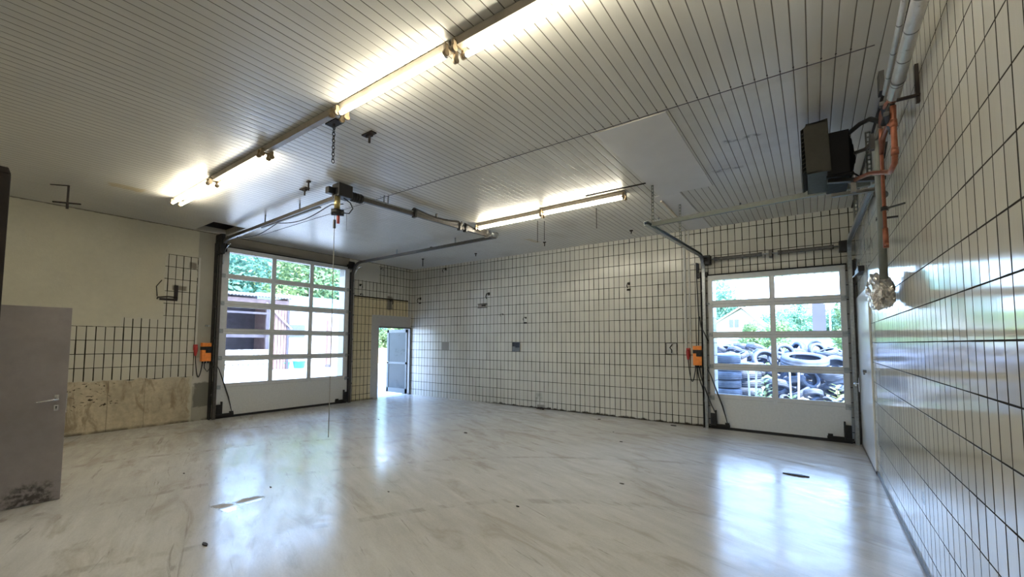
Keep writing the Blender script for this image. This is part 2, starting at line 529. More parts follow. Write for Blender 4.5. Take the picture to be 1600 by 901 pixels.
M['tube'] = mat_emit('lit fluorescent tube', (1.0, .93, .75), TUBE)
M['panel_seam'] = M['black']


def mat_insul():
    t = NT('silver pipe insulation')
    v = t.P(); p = t.pos()
    n = t.noise(t.scale(v, 6, 2, 6), 3, 5, .7, .5)
    rings = t.math('FRACT', t.math('DIVIDE', p[1], .26))
    g = t.sub(1.0, t.ss(t.mn(rings, t.sub(1.0, rings)), .008, .03))
    c = t.vmul(t_rgb(t, (.62, .61, .60)), t.mr(n, .3, .7, .8, 1.1))
    dk = t.ss(t.noise(v, 14, 4, .7), .62, .7)
    c = t.mix(t.mul(dk, .6), c, (.12, .11, .1))
    c = t.mix(g, c, (.18, .17, .16))
    return t.set(col=c, rough=.38, metal=.45, normal=t.bump(t.sub(t.mul(n, .006), t.mul(g, .004)), 1.0, 1.0))


M['insul'] = mat_insul()


def mat_sheen_door():
    t = NT('glossy white door leaf')
    v = t.P()
    n = t.noise(v, 1.5, 4)
    return t.set(col=t.vmul(t_rgb(t, (.74, .74, .72)), t.mr(n, .3, .7, .96, 1.03)), rough=.22,
                 normal=t.bump(t.noise(t.scale(v, 1, 2, 1), 2, 2), .5, .004))


M['white_door'] = mat_sheen_door()
M['door_grey'] = plain('glossy grey door glass', (.05, .06, .06), .3, .0, .15, 2, spec=.25)
M['door_frame_dark'] = plain('dark green grey frame', (.075, .085, .08), .4, .2, .1)
M['door_frame_mid'] = plain('grey aluminium frame', (.12, .13, .125), .5, .1, .08)
M['grass'] = plain('rough grass', (.16, .24, .07), .95, 0, .35, .8)
M['soil'] = plain('gravel', (.34, .31, .27), .95, 0, .3, 1.5)
M['yellow_wall'] = plain('yellow brown retaining wall', (.62, .46, .24), .85, 0, .2, 1.0)


# ------------------------------------------------------------------ mesh helpers
def frame_from(d):
    d = d.normalized()
    a = Vector((0, 0, 1)) if abs(d.z) < .95 else Vector((0, 1, 0))
    x = a.cross(d).normalized()
    return x, d.cross(x).normalized()


class MB:
    def __init__(s):
        s.v = []; s.f = []; s.sm = []

    def _add(s, vs, fs, smooth=False):
        b = len(s.v)
        s.v += [Vector(q) for q in vs]
        s.f += [tuple(b + i for i in f) for f in fs]
        s.sm += [smooth] * len(fs)
        return s

    def box(s, a, b, mat=None):
        x0, x1 = sorted((a[0], b[0])); y0, y1 = sorted((a[1], b[1])); z0, z1 = sorted((a[2], b[2]))
        vs = [Vector(q) for q in ((x0, y0, z0), (x1, y0, z0), (x1, y1, z0), (x0, y1, z0), (x0, y0, z1), (x1, y0, z1), (x1, y1, z1), (x0, y1, z1))]
        if mat: vs = [mat @ q for q in vs]
        return s._add(vs, [(3, 2, 1, 0), (4, 5, 6, 7), (0, 1, 5, 4), (1, 2, 6, 5), (2, 3, 7, 6), (3, 0, 4, 7)])

    def beam(s, p, q, wd, ht, up=None):
        p = Vector(p); q = Vector(q); d = (q - p).normalized()
        up = Vector(up) if up else (Vector((0, 0, 1)) if abs(d.z) < .95 else Vector((1, 0, 0)))
        x = d.cross(up).normalized(); y = x.cross(d).normalized()
        vs = []
        for c in (p, q):
            for a, b in ((-1, -1), (1, -1), (1, 1), (-1, 1)):
                vs.append(c + x * a * wd / 2 + y * b * ht / 2)
        return s._add(vs, [(0, 1, 2, 3), (7, 6, 5, 4), (0, 4, 5, 1), (1, 5, 6, 2), (2, 6, 7, 3), (3, 7, 4, 0)])

    def prism(s, pts, d):
        d = Vector(d); n = len(pts)
        vs = [Vector(p) for p in pts] + [Vector(p) + d for p in pts]
        return s._add(vs, [tuple(range(n))[::-1], tuple(range(n, 2 * n))] + [(i, (i + 1) % n, n + (i + 1) % n, n + i) for i in range(n)])

    def sweep(s, path, prof, up=(0, 0, 1), close=True, smooth=False):
        """sweep 2-D profile [(a,b)] along a path; a = sideways, b = up"""
        path = [Vector(p) for p in path]; n = len(prof); vs = []
        for i, p in enumerate(path):
            d = (path[min(i + 1, len(path) - 1)] - path[max(i - 1, 0)]).normalized()
            u = Vector(up)
            x = d.cross(u)
            if x.length < 1e-4: x = Vector((1, 0, 0))
            x.normalize(); y = x.cross(d).normalized()
            vs += [p + x * a + y * b for a, b in prof]
        fs = []
        for i in range(len(path) - 1):
            for j in range(n):
                k = (j + 1) % n
                fs.append((i * n + j, i * n + k, (i + 1) * n + k, (i + 1) * n + j))
        fs += [tuple(range(n))[::-1], tuple((len(path) - 1) * n + j for j in range(n))]
        return s._add(vs, fs, smooth)

    def tube(s, pts, r, seg=10, cap=True, smooth=True):
        pts = [Vector(p) for p in pts]
        rs = r if isinstance(r, (list, tuple)) else [r] * len(pts)
        x, y = frame_from(pts[1] - pts[0]); vs = []
        for i, p in enumerate(pts):
            d = (pts[min(i + 1, len(pts) - 1)] - pts[max(i - 1, 0)]).normalized()
            x = (x - d * x.dot(d)).normalized(); y = d.cross(x)
            vs += [p + (x * math.cos(2 * math.pi * k / seg) + y * math.sin(2 * math.pi * k / seg)) * rs[i] for k in range(seg)]
        fs = []
        for i in range(len(pts) - 1):
            for j in range(seg):
                k = (j + 1) % seg
                fs.append((i * seg + j, i * seg + k, (i + 1) * seg + k, (i + 1) * seg + j))
        s._add(vs, fs, smooth)
        if cap:
            b = len(s.v) - len(vs)
            s.f += [tuple(b + j for j in range(seg))[::-1], tuple(b + (len(pts) - 1) * seg + j for j in range(seg))]
            s.sm += [False, False]
        return s

    def cyl(s, p, q, r, seg=16, r2=None):
        return s.tube([p, q], [r, r if r2 is None else r2], seg)

    def lathe(s, prof, p, d, seg=24, smooth=True, close=False):
        p = Vector(p); d = Vector(d).normalized(); x, y = frame_from(d); vs = []
        for r, h in prof:
            vs += [p + d * h + (x * math.cos(2 * math.pi * k / seg) + y * math.sin(2 * math.pi * k / seg)) * r for k in range(seg)]
        n = len(prof); fs = []
        for i in range(n if close else n - 1):
            i2 = (i + 1) % n
            for j in range(seg):
                k = (j + 1) % seg
                fs.append((i * seg + j, i * seg + k, i2 * seg + k, i2 * seg + j))
        return s._add(vs, fs, smooth)

    def build(s, name, mat, parent=None, bevel=0.0, loc=None):
        me = bpy.data.meshes.new(name)
        if parent is not None:
            org = world_loc(parent); mat_l = Vector((0, 0, 0))
        else:
            if loc is None:
                xs = [q.x for q in s.v]; ys = [q.y for q in s.v]; zs = [q.z for q in s.v]
                loc = ((min(xs) + max(xs)) / 2, (min(ys) + max(ys)) / 2, min(zs))
            org = Vector(loc)
        me.from_pydata([tuple(q - org) for q in s.v], [], s.f)
        me.polygons.foreach_set('use_smooth', s.sm)
        me.materials.append(mat if not isinstance(mat, str) else M[mat])
        me.update()
        ob = bpy.data.objects.new(name, me)
        COL.objects.link(ob)
        if parent is not None: ob.parent = parent
        else: ob.location = org
        if bevel:
            b = ob.modifiers.new('bevel', 'BEVEL'); b.width = bevel; b.segments = 2; b.limit_method = 'ANGLE'
        return ob


def world_loc(o):
    v = Vector((0, 0, 0))
    while o is not None:
        v += o.location
        o = o.parent
    return v


def tag(o, label=None, cat=None, group=None, kind=None):
    if label: o['label'] = label
    if cat: o['category'] = cat
    if group: o['group'] = group
    if kind: o['kind'] = kind
    return o


def thing(name, loc, label, cat, group=None, kind=None):
    e = bpy.data.objects.new(name, None)
    e.empty_display_size = .1
    COL.objects.link(e)
    e.location = loc
    return tag(e, label, cat, group, kind)


def dup(root, loc, rot=None, label=None):
    c = root.copy(); COL.objects.link(c); c.location = loc
    if rot: c.rotation_euler = rot
    if label: c['label'] = label
    for ch in list(root.children):
        a = ch.copy(); COL.objects.link(a); a.parent = c
        for g in ch.children:
            b = g.copy(); COL.objects.link(b); b.parent = a
    return c


def struct(name, mb, mat, label=None, cat=None, bevel=0):
    o = mb.build(name, mat, bevel=bevel)
    return tag(o, label, cat, None, 'structure')


def arc(c, r, a0, a1, ax, ay, n=8):
    c = Vector(c); ax = Vector(ax); ay = Vector(ay)
    return [c + ax * r * math.cos(a0 + (a1 - a0) * i / n) + ay * r * math.sin(a0 + (a1 - a0) * i / n) for i in range(n + 1)]


# wall-local frames: u along the wall, n into the room, z up
def LW(u, n, z): return (-L + n, u, z)
def BW(u, n, z): return (u, D - n, z)
def RW(u, n, z): return (RX - n, u, z)


# ------------------------------------------------------------------ room shell
def wall_with_holes(F, u0, u1, z0, z1, holes, th):
    """wall as solid blocks round the openings (holes sorted, start at the floor)"""
    mb = MB(); u = u0
    for a, b, top in holes:
        mb.box(F(u, 0, z0), F(a, -th, z1))
        mb.box(F(a, 0, top), F(b, -th, z1))
        u = b
    mb.box(F(u, 0, z0), F(u1, -th, z1))
    return mb


TH = .32
D1 = (3.86, 6.80, 3.69)      # left garage door opening
D3 = (7.93, 9.12, 2.13)      # pedestrian doorway
D2 = (-1.62, .42, 2.95)      # opening in the back wall
struct('wall_left', wall_with_holes(LW, FRONT - .3, D + .32, -.1, H, [D1, D3], TH), 'wall_left')
struct('wall_back', wall_with_holes(BW, -L, RX, -.1, H, [D2], TH), 'tile_back')
mb = MB().box((RX, FRONT - .3, -.1), (RX + .3, D + .32, H)); struct('wall_right', mb, 'tile_right')
mb = MB().box((-L, FRONT, -.1), (RX, FRONT - .3, H)); struct('wall_front', mb, 'white_wall')
mb = MB().box((-L, FRONT, -.1), (RX, D, 0)); struct('floor', mb, 'floor')
# thresholds inside the thickness of the walls
mb = MB().box((-L - TH, D1[0], -.1), (-L, D1[1], -.005)); struct('trim_1', mb, 'concrete_out')
mb = MB().box((-L - TH, D3[0], -.1), (-L, D3[1], -.005)); struct('trim_2', mb, 'concrete_out')
mb = MB().box((D2[0], D, -.1), (D2[1], D + TH, -.005)); struct('trim_3', mb, 'concrete_out')
# ceiling with a real hole above the left door
hx0, hx1, hy0, hy1 = -L + .02, -9.55, 3.22, 3.80
mb = MB()
mb.box((-L - TH, FRONT - .3, H), (RX + .3, hy0, H + .12))
mb.box((-L - TH, hy1, H), (RX + .3, D + TH, H + .12))
mb.box((hx1, hy0, H), (RX + .3, hy1, H + .12))
mb.box((-L - TH, hy0, H), (hx0, hy1, H + .12))
struct('ceiling', mb, 'ceiling')
mb = MB().box((-L - TH - .3, FRONT - .6, H + .45), (RX + .6, D + TH + .3, H + .65))
for a, b in (((-L - TH, FRONT - .3, H + .12), (-L - TH + .1, D + TH, H + .45)), ((RX + .2, FRONT - .3, H + .12), (RX + .3, D + TH, H + .45)),
             ((-L - TH, D + TH - .1, H + .12), (RX + .3, D + TH, H + .45)), ((-L - TH, FRONT - .3, H + .12), (RX + .3, FRONT - .2, H + .45))):
    mb.box(a, b)
struct('roof', mb, 'roof_dark')
# seam cover strip across the ceiling, with its row of nail heads
mb = MB().box((-9.9, 4.245, H - .004), (RX - .15, 4.253, H))
o = struct('trim_4', mb, 'wood_dark')
mb = MB()
for k in range(0, 78):
    x = -1.125 + .096 * (k - 62)
    if x < RX - .2:
        mb.lathe([(0, .0), (.007, .0), (.007, .003), (0, .004)], (x, 4.20, H - .004), (0, 0, 1), 6)
mb.build('nail_heads', 'rust', o)['kind'] = 'stuff'
# pale boards patched into the ceiling
mb = MB().box((-1.93, 4.27, H - .012), (-1.15, 6.72, H)); struct('trim_5', mb, 'pale_sheet', 'large pale rectangular board patched into the ceiling', 'board')
mb = MB().box((-2.0, 6.73, H - .010), (-1.62, 9.18, H)); struct('trim_6', mb, 'pale_sheet', 'narrow pale board between the large ceiling board and the back wall', 'board')
mb = MB().box((-2.9, 6.06, H - .012), (-1.94, 6.085, H)); struct('trim_7', mb, 'rust')
mb = MB().beam((-1.97, 6.95, H - .02), (-1.99, 8.1, H - .02), .03, .035); struct('trim_8', mb, 'wood_pale')
# joint strips left wall / right wall ceiling
mb = MB().beam((RX - .012, FRONT, H - .01), (RX - .012, D, H - .01), .02, .02); struct('trim_9', mb, 'rust')
# base of the right wall: thin grey skirting
mb = MB().box((RX - .012, FRONT, 0), (RX, 7.25, .035)); struct('baseboard_right', mb, 'galv_dull')


# ------------------------------------------------------------------ sectional doors
def garage_door(name, label, F, ua, ub, zt, stiles, rows, nsec, handed):
    """stiles: list of (u0,u1) upright bars; rows: glazed rows (z0,z1) bottom to top"""
    cu_ = (ua + ub) / 2
    root = thing(name, F(cu_, .06, 0), label, 'garage door', kind='structure')
    n0, n1 = .02, .065
    zb = rows[0][0] - .07
    # solid bottom section
    m_ = MB().box(F(ua, n0, .045), F(ub, n1, zb)); m_.build('bottom_section', 'panel', root, .003)
    m_ = MB().box(F(ua, n0 + .002, .0), F(ub, n1 + .012, .05)); m_.build('bottom_seal', 'rubber', root, .004)
    edges = [zb] + [(rows[i][1] + rows[i + 1][0]) / 2 for i in range(len(rows) - 1)] + [zt]
    for i, (z0, z1) in enumerate(rows):
        e0, e1 = edges[i] + (.003 if i else .004), edges[i + 1] - .003
        f = MB()
        f.box(F(ua, n0, e0), F(ub, n1, z0)); f.box(F(ua, n0, z1), F(ub, n1, e1))
        for a, b in stiles: f.box(F(a, n0, z0), F(b, n1, z1))
        sec = f.build('glazed_section', 'alu', root, .003)
        for k in range(len(stiles) - 1):
            a, b = stiles[k][1], stiles[k + 1][0]
            g = MB().box(F(a, n0 + .018, z0), F(b, n0 + .022, z1)); g.build('pane', 'glass', sec)
            q = MB()
            for (aa, bb, c, d_) in ((a, b, z0, z0 + .012), (a, b, z1 - .012, z1), (a, a + .012, z0, z1), (b - .012, b, z0, z1)):
                q.box(F(aa, n0 + .024, c), F(bb, n1 + .003, d_))
            q.build('glazing_bead', 'alu', sec)
        # dark gasket line and middle hinges
        if i < len(rows):
            q = MB().box(F(ua + .01, n0 + .004, edges[i] - .004), F(ub - .01, n1 - .006, edges[i] + .005)); q.build('joint_gasket', 'alu_dark', root)
    for z in edges[:-1]:
        for s_, u in ((1, ua), (-1, ub)):
            h = MB().box(F(u, n1, z - .04), F(u + s_ * .075, n1 + .012, z + .05))
            h.cyl(F(u + s_ * .03, n1 + .03, z + .01), F(u - s_ * .055, n1 + .03, z + .01), .009, 8)
            h.cyl(F(u - s_ * .035, n1 + .03, z + .01), F(u - s_ * .055, n1 + .03, z + .01), .023, 12)
            h.build('roller_bracket', 'galv', root)
        for a, b in stiles[1:-1]:
            h = MB().box(F((a + b) / 2 - .028, n1, z - .045), F((a + b) / 2 + .028, n1 + .006, z + .045))
            h.cyl(F((a + b) / 2 - .03, n1 + .008, z), F((a + b) / 2 + .03, n1 + .008, z), .007, 8)
            h.build('hinge', 'alu', root)
    # top rubber strip
    MB().box(F(ua - .02, n0, zt), F(ub + .02, n1 + .004, zt + .022)).build('top_seal', 'rubber', root)
    # safety brackets at both bottom corners with cables going up
    for s_, u in ((1, ua), (-1, ub)):
        b = MB()
        b.box(F(u + s_ * .005, n1, .05), F(u + s_ * .10, n1 + .05, .30)); b.box(F(u - s_ * .02, n1 + .05, .06), F(u + s_ * .10, n1 + .065, .09))
        b.box(F(u + s_ * .10, n1, .05), F(u + s_ * .34, n1 + .045, .10)); b.box(F(u + s_ * .085, n1, .10), F(u + s_ * .11, n1 + .06, .36))
        b.box(F(u + s_ * .26, n1, .09), F(u + s_ * .33, n1 + .055, .135))
        b.cyl(F(u + s_ * .055, n1 + .06, .2), F(u + s_ * .055, n1 + .075, .2), .03, 12)
        b.build('corner_bracket', 'black', root, .004)
    # spiral lead from the bottom edge up to the box on the frame
    s_, u = (1, ua) if handed > 0 else (-1, ub)
    pts = [F(u + s_ * .30, n1 + .04, .12), F(u + s_ * .22, n1 + .04, .45), F(u + s_ * .12, n1 + .05, .75), F(u + s_ * .02, n1 + .05, 1.05), F(u - s_ * .06, n1 + .06, 1.20)]
    MB().tube(pts, [.006, .014, .014, .008, .006], 8).build('spiral_cable', 'cable', root)
    return root


d1 = garage_door('door_1', 'tall white sectional garage door with fifteen panes beside the narrow doorway', LW, 3.74, 6.86, 3.75,
                 [(3.74, 3.865), (4.80, 4.875), (5.74, 5.815), (6.735, 6.86)],
                 [(.735, 1.245), (1.345, 1.835), (1.935, 2.435), (2.55, 3.06), (3.15, 3.66)], 6, 1)
d2 = garage_door('door_2', 'white sectional garage door with eight panes at the right end of back wall', BW, -1.70, .475, 3.02,
                 [(-1.70, -1.63), (-.635, -.572), (.40, .475)],
                 [(.665, 1.16), (1.26, 1.78), (1.88, 2.38), (2.50, 2.93)], 5, 1)

CPROF = [(-.03, -.028), (.03, -.028), (.03, .028), (.018, .028), (.018, .02), (.022, .02), (.022, -.02), (-.022, -.02), (-.022, .02), (-.018, .02), (-.018, .028), (-.03, .028)]


def track(F, u, zt, n_end, u_end, r=.38, n0=.11):
    pts = [F(u, n0, 0.0), F(u, n0, zt - r)]
    for i in range(1, 10):
        a = math.pi / 2 * i / 9
        pts.append(F(u, n0 + r - r * math.cos(a), zt - r + r * math.sin(a)))
    pts.append(F(u_end, n_end, zt + .0))
    return pts


def perf_hanger(p, q, wd=.035):
    """perforated strip from p down to q"""
    p = Vector(p); q = Vector(q); mb = MB(); n = max(2, int((p - q).length / .05))
    d = (q - p) / n
    x = Vector((wd / 2, 0, 0)); t_ = Vector((0, .0025, 0))
    for i in range(n):
        a = p + d * i; b = a + d
        for sgn in (-1, 1):
            c0 = a + x * sgn; c1 = a + x * sgn * .38
            mb.box((min(c0.x, c1.x), a.y - .002, b.z), (max(c0.x, c1.x), a.y + .002, a.z))
        mb.box((a.x - wd / 2, a.y - .002, a.z + d.z * .32), (a.x + wd / 2, a.y + .002, a.z))
        mb.box((a.x - wd / 2, a.y - .002, a.z), (a.x - wd / 2 + .003, a.y + .022, b.z))
    return mb


# rails of the left door
ZT1 = 3.86
r1 = thing('garage_door_rails', LW(5.3, .1, 0), 'galvanised rail frame and rear sprung shaft of the tall left garage door', 'door rails')
MB().sweep(track(LW, 3.69, ZT1, L - 5.72, 3.56), CPROF, (0, 1, 0)).build('rail', 'rail_dark', r1)
MB().sweep(track(LW, 6.92, ZT1, L - 5.33, 6.84), CPROF, (0, 1, 0)).build('rail', 'rail_dark', r1)
for u in (3.645, 6.955):
    m_ = MB().box(LW(u - .035, 0, 0), LW(u + .03, .004, 3.55)); m_.box(LW(u - .035, 0, 0), LW(u - .030, .14, 3.62)); m_.build('upright_angle', 'black', r1)
    for z in (.5, 1.1, 1.72, 2.4, 3.0):
        m_ = MB().box(LW(u - .03, .004, z), LW(u + .05, .09, z + .035)); m_.build('rail_bracket', 'galv_dull', r1)
MB().box(LW(3.60, .0, 1.98), LW(3.50, .03, 2.01)).cyl(LW(3.54, .03, 1.995), LW(3.54, .07, 1.995), .02, 10).build('catch_bolt', 'galv', r1)
# bright edge of the curved top guide
for u, ue in ((3.73, 3.60), (6.96, 6.88)):
    pts = [LW(u, .13, 3.35), LW(u, .15, 3.45)] + [LW(u, .15 + .33 * (1 - math.cos(a)), 3.45 + .30 * math.sin(a)) for a in [R_(15 * k) for k in range(1, 7)]]
    MB().tube(pts, .009, 8).build('guide_strip', 'chrome', r1)
m_ = MB().box(LW(6.80, .02, 3.70), LW(7.0, .17, 3.83)); m_.cyl(LW(6.82, .10, 3.86), LW(6.97, .10, 3.86), .05, 14); m_.build('top_bracket', 'black', r1, .004)
m_ = MB().box(LW(3.60, .02, 3.62), LW(3.78, .20, 3.80)); m_.box(LW(3.62, .0, 3.55), LW(3.70, .30, 3.98)); m_.build('top_bracket', 'black', r1, .004)
# hangers
for x, y in ((-8.25, 3.60), (-7.05, 3.62), (-8.55, 6.90), (-6.5, 6.87)):
    perf_hanger((x, y, H), (x, y, ZT1 + .02)).build('hanger_strip', 'galv', r1)
MB().beam((-8.5, 3.66, ZT1 - .035), (-6.4, 3.62, ZT1 - .035), .03, .02).build('cable_tray', 'galv_dull', r1)
# shaft and springs along Y at the rear end
Pa, Pb = Vector((-5.62, 3.60, ZT1)), Vector((-5.36, 6.86, ZT1))
dn = (Pb - Pa).normalized()
MB().beam(Pa + Vector((0, .25, -.0)), Pb, .05, .06).build('rear_crossbar', 'rail_dark', r1)


def along(t, dz=0, dx=0): return Pa + dn * t + Vector((dx, 0, dz))


MB().cyl(along(.0, .045), along(3.3, .045), .0127, 10).build('shaft', 'galv', r1)
for ta, tb in ((1.22, 2.27), (2.42, 3.02)):
    n = 26; k = .040
    pts = [along(ta + (tb - ta) * i / n, .045 + .0 * i - .035 * math.sin(math.pi * i / n), .0) for i in range(n + 1)]
    # spring drawn as closely wound coils: alternating radius
    fine = []
    rr = []
    N = n * 4; k = .050
    for i in range(N + 1):
        a = i / N
        fine.append(along(ta + (tb - ta) * a, .075 - .05 * math.sin(math.pi * a), -.03))
        rr.append(k + (.004 if i % 2 else 0))
    MB().tube(fine, rr, 14).build('torsion_spring', 'rail_dark', r1)
    for t_ in (ta, tb):
        m_ = MB().cyl(along(t_ - .03, .045), along(t_ + .03, .045), .052, 16); m_.box(along(t_ - .02, -.06, -.04), along(t_ + .02, .05, .04)); m_.build('spring_cone', 'galv_dull' if t_ != ta else 'black', r1)
m_ = MB().cyl(along(3.12, .045), along(3.32, .045), .058, 18); m_.cyl(along(3.1, .045), along(3.12, .045), .07, 18).cyl(along(3.30, .045), along(3.32, .045), .07, 18); m_.build('cable_drum', 'galv', r1)
perf_hanger((along(.62).x, along(.62).y, H), (along(.62).x, along(.62).y, ZT1 + .02)).build('hanger_strip', 'galv', r1)
perf_hanger((along(.66).x + .05, along(.66).y, H), (along(.66).x + .05, along(.66).y, ZT1 + .02)).build('hanger_strip', 'galv', r1)
for t_ in (1.7, 2.33, 2.85): MB().box(along(t_ - .012, .05, -.02), along(t_ + .012, .12, .02)).build('rail_bracket', 'galv_dull', r1)
# sagging lead along the left rail
pts = []
for i in range(25):
    a = i / 24
    sag = .10 * math.sin(math.pi * ((a * 2.2) % 1)) ** 1 + .02
    pts.append((-9.6 + 3.85 * a, 3.66 - .05 * a, ZT1 - .03 - sag))
MB().tube(pts, .008, 6).build('sagging_cable', 'cable', r1)

# shaft operator of the left door
op = thing('door_operator', (-5.62, 3.56, 3.70), 'black electric shaft motor with brass sleeve and pull cord hanging below ceiling', 'door motor')
c = Vector((-5.66, 3.52, 3.86))
m_ = MB().box(c + Vector((-.09, -.10, -.06)), c + Vector((.10, .13, .135))); m_.box(c + Vector((-.10, -.20, -.03)), c + Vector((.0, -.10, .07))); m_.build('gear_housing', 'black', op, .012)
prof = []
for i in range(9): prof += [(.072 if i % 2 else .062, .13 + .022 * i), (.072 if i % 2 else .062, .13 + .022 * i + .018)]
m_ = MB().lathe([(0, .12)] + prof + [(0, .33)], c + Vector((.02, 0, .0)), dn, 22, False); m_.build('motor', 'black', op)
m_ = MB().cyl(c + Vector((.0, -.06, -.06)), c + Vector((.0, -.06, -.24)), .042, 16); m_.build('brass_sleeve', 'brass', op)
m_ = MB().lathe([(0, 0), (.06, 0), (.085, .02), (.085, .07), (.06, .09), (0, .09)], c + Vector((0, -.05, -.33)), (.3, 0, 1), 20); m_.cyl(c + Vector((-.05, -.12, -.29)), c + Vector((.05, .02, -.29)), .05, 14); m_.build('chain_wheel', 'black', op)
m_ = MB().box(c + Vector((-.005, -.065, -.46)), c + Vector((.03, -.03, -.34))); m_.build('release_handle', 'red', op, .004)['label'] = 'red release grip'
m_ = MB().box(c + Vector((-.05, -.09, -.53)), c + Vector((-.02, -.06, -.40))); m_.build('release_handle', 'black', op, .004)['label'] = 'black release grip'
cx, cy = c.x - .035, c.y - .075
MB().tube([(cx, cy, c.z - .3), (cx, cy, c.z - .53), (cx + .01, cy, 1.9), (cx, cy + .005, .30)], .0055, 6).build('pull_cord', 'rope', op)
pts = [c + Vector((.03, .02, -.06)), c + Vector((.08, .10, -.12)), c + Vector((.09, .14, -.2)), c + Vector((.06, .10, -.28)), c + Vector((.03, .0, -.29))]
MB().tube(pts, .009, 8).build('motor_cable', 'cable', op)
MB().tube([c + Vector((.06, .06, -.29)), c + Vector((.06, .06, -.55))], .003, 6).build('thin_cord', 'rope', op)

# rails of the right door
ZT2 = 3.40
r2 = thing('garage_door_rails', BW(-.6, .1, 0), 'galvanised rail frame over the smaller right garage door beside glossy tiles', 'door rails')
MB().sweep(track(BW, -1.765, ZT2, D - 6.02, -1.93, .30), CPROF, (1, 0, 0)).build('rail', 'galv', r2)
MB().sweep(track(BW, .535, ZT2, D - 5.85, .585, .30), CPROF, (1, 0, 0)).build('rail', 'galv', r2)
for u, s_ in ((-1.80, -1), (.575, 1)):
    m_ = MB().box(BW(u - .025, 0, 0), BW(u + .025, .004, 3.1)); m_.box(BW(u + .02 * s_, 0, 0), BW(u + .025 * s_, .14, 3.1)); m_.build('upright_angle', 'black' if s_ < 0 else 'galv_dull', r2)
    for z in (.5, 1.0, 1.5, 2.1, 2.7):
        MB().box(BW(u - .02, .004, z), BW(u + .03, .09, z + .035)).build('rail_bracket', 'galv_dull', r2)
for u, s_ in ((-1.70, 1), (.47, -1)):
    m_ = MB().box(BW(u - .07, .0, 3.24), BW(u + .07, .17, 3.42)); m_.cyl(BW(u - .06, .11, 3.335), BW(u + .02, .11, 3.335), .07, 18); m_.build('shaft_bracket', 'black', r2, .004)
m_ = MB().box(BW(-1.88, .0, 3.00), BW(-1.70, .10, 3.09)); m_.box(BW(-1.90, .0, 2.98), BW(-1.87, .05, 3.30)); m_.build('switch_bracket', 'black', r2, .003)
MB().cyl(BW(-1.72, .12, 3.335), BW(.5, .12, 3.335), .0127, 12).build('shaft', 'galv', r2)
for ua, ub in ((-1.53, -.77), (-.46, .30)):
    N = 110
    MB().tube([BW(ua + (ub - ua) * i / N, .12, 3.335) for i in range(N + 1)], [.031 + (.0035 if i % 2 else 0) for i in range(N + 1)], 14).build('torsion_spring', 'galv_dull', r2)
    for t_ in (ua, ub): MB().cyl(BW(t_ - .03, .12, 3.335), BW(t_ + .03, .12, 3.335), .040, 16).build('spring_cone', 'galv_dull', r2)
MB().box(BW(-.63, .0, 3.27), BW(-.58, .16, 3.40)).build('centre_bracket', 'galv_dull', r2)
MB().beam((-1.90, 6.22, ZT2 + .02), (.60, 5.93, ZT2 + .02), .045, .06).build('rear_crossbar', 'hang', r2)
m_ = MB().box((-1.86, 6.17, ZT2 + .05), (-1.76, 6.23, ZT2 + .06)).cyl((-1.80, 6.2, ZT2 + .05), (-1.80, 6.2, ZT2 + .10), .012, 8); m_.build('clamp', 'galv', r2)
m_ = MB().cyl((-.72, 6.08, ZT2 + .05), (-.72, 6.08, ZT2 + .08), .012, 8); m_.build('clamp', 'galv_dull', r2)
perf_hanger((-1.88, 6.2, H - .01), (-1.88, 6.2, ZT2 + .0)).build('hanger_strip', 'hang', r2)
perf_hanger((-1.77, 7.33, H - .012), (-1.79, 7.4, ZT2 + .0)).build('hanger_strip', 'hang', r2)
perf_hanger((.56, 6.0, H), (.56, 6.0, ZT2 + .0), .05).build('hanger_strip', 'hang', r2)
perf_hanger((.53, 7.4, H), (.53, 7.4, ZT2 + .0), .05).build('hanger_strip', 'hang', r2)
MB().beam((.59, 5.88, ZT2 - .05), (.56, 8.6, ZT2 - .05), .012, .03).build('safety_bar', 'galv_dull', r2)


# ------------------------------------------------------------------ small doors
# door_3: open outward-swung pedestrian door in the left wall
d3 = thing('door_3', (-L, 9.1, 0), 'narrow grey glazed door swung outward in the doorway near the room corner', 'door', kind='structure')
m_ = MB()
m_.box((-L + .01, 9.125, 0), (-L - .12, 9.165, 2.13)); m_.box((-L + .01, 7.93, 2.09), (-L - .06, 9.13, 2.13)); m_.box((-L - .05, 7.93, 0), (-L - .12, 7.97, 2.13))
m_.build('door_frame', 'door_frame_dark', d3)
x0, x1, yy = -L - .10, -L - 1.10, 9.09
m_ = MB()
m_.box((x0, yy, .02), (x0 - .07, yy + .045, 2.07)); m_.box((x1, yy, .02), (x1 + .09, yy + .045, 2.07))
m_.box((x0, yy, .02), (x1, yy + .045, .17)); m_.box((x0, yy, 1.97), (x1, yy + .045, 2.07)); m_.box((x0, yy, .95), (x1, yy + .045, 1.02))
lf = m_.build('door_leaf', 'door_frame_mid', d3, .003)
MB().box((x0 - .07, yy + .015, .17), (x1 + .09, yy + .03, .95)).box((x0 - .07, yy + .015, 1.02), (x1 + .09, yy + .03, 1.97)).build('door_panel', 'door_grey', lf)
MB().cyl((x1 + .05, yy - .05, 1.02), (x1 + .05, yy, 1.02), .012, 8).cyl((x1 + .05, yy - .05, 1.02), (x1 + .17, yy - .05, 1.02), .01, 8).build('door_handle', 'chrome', lf)

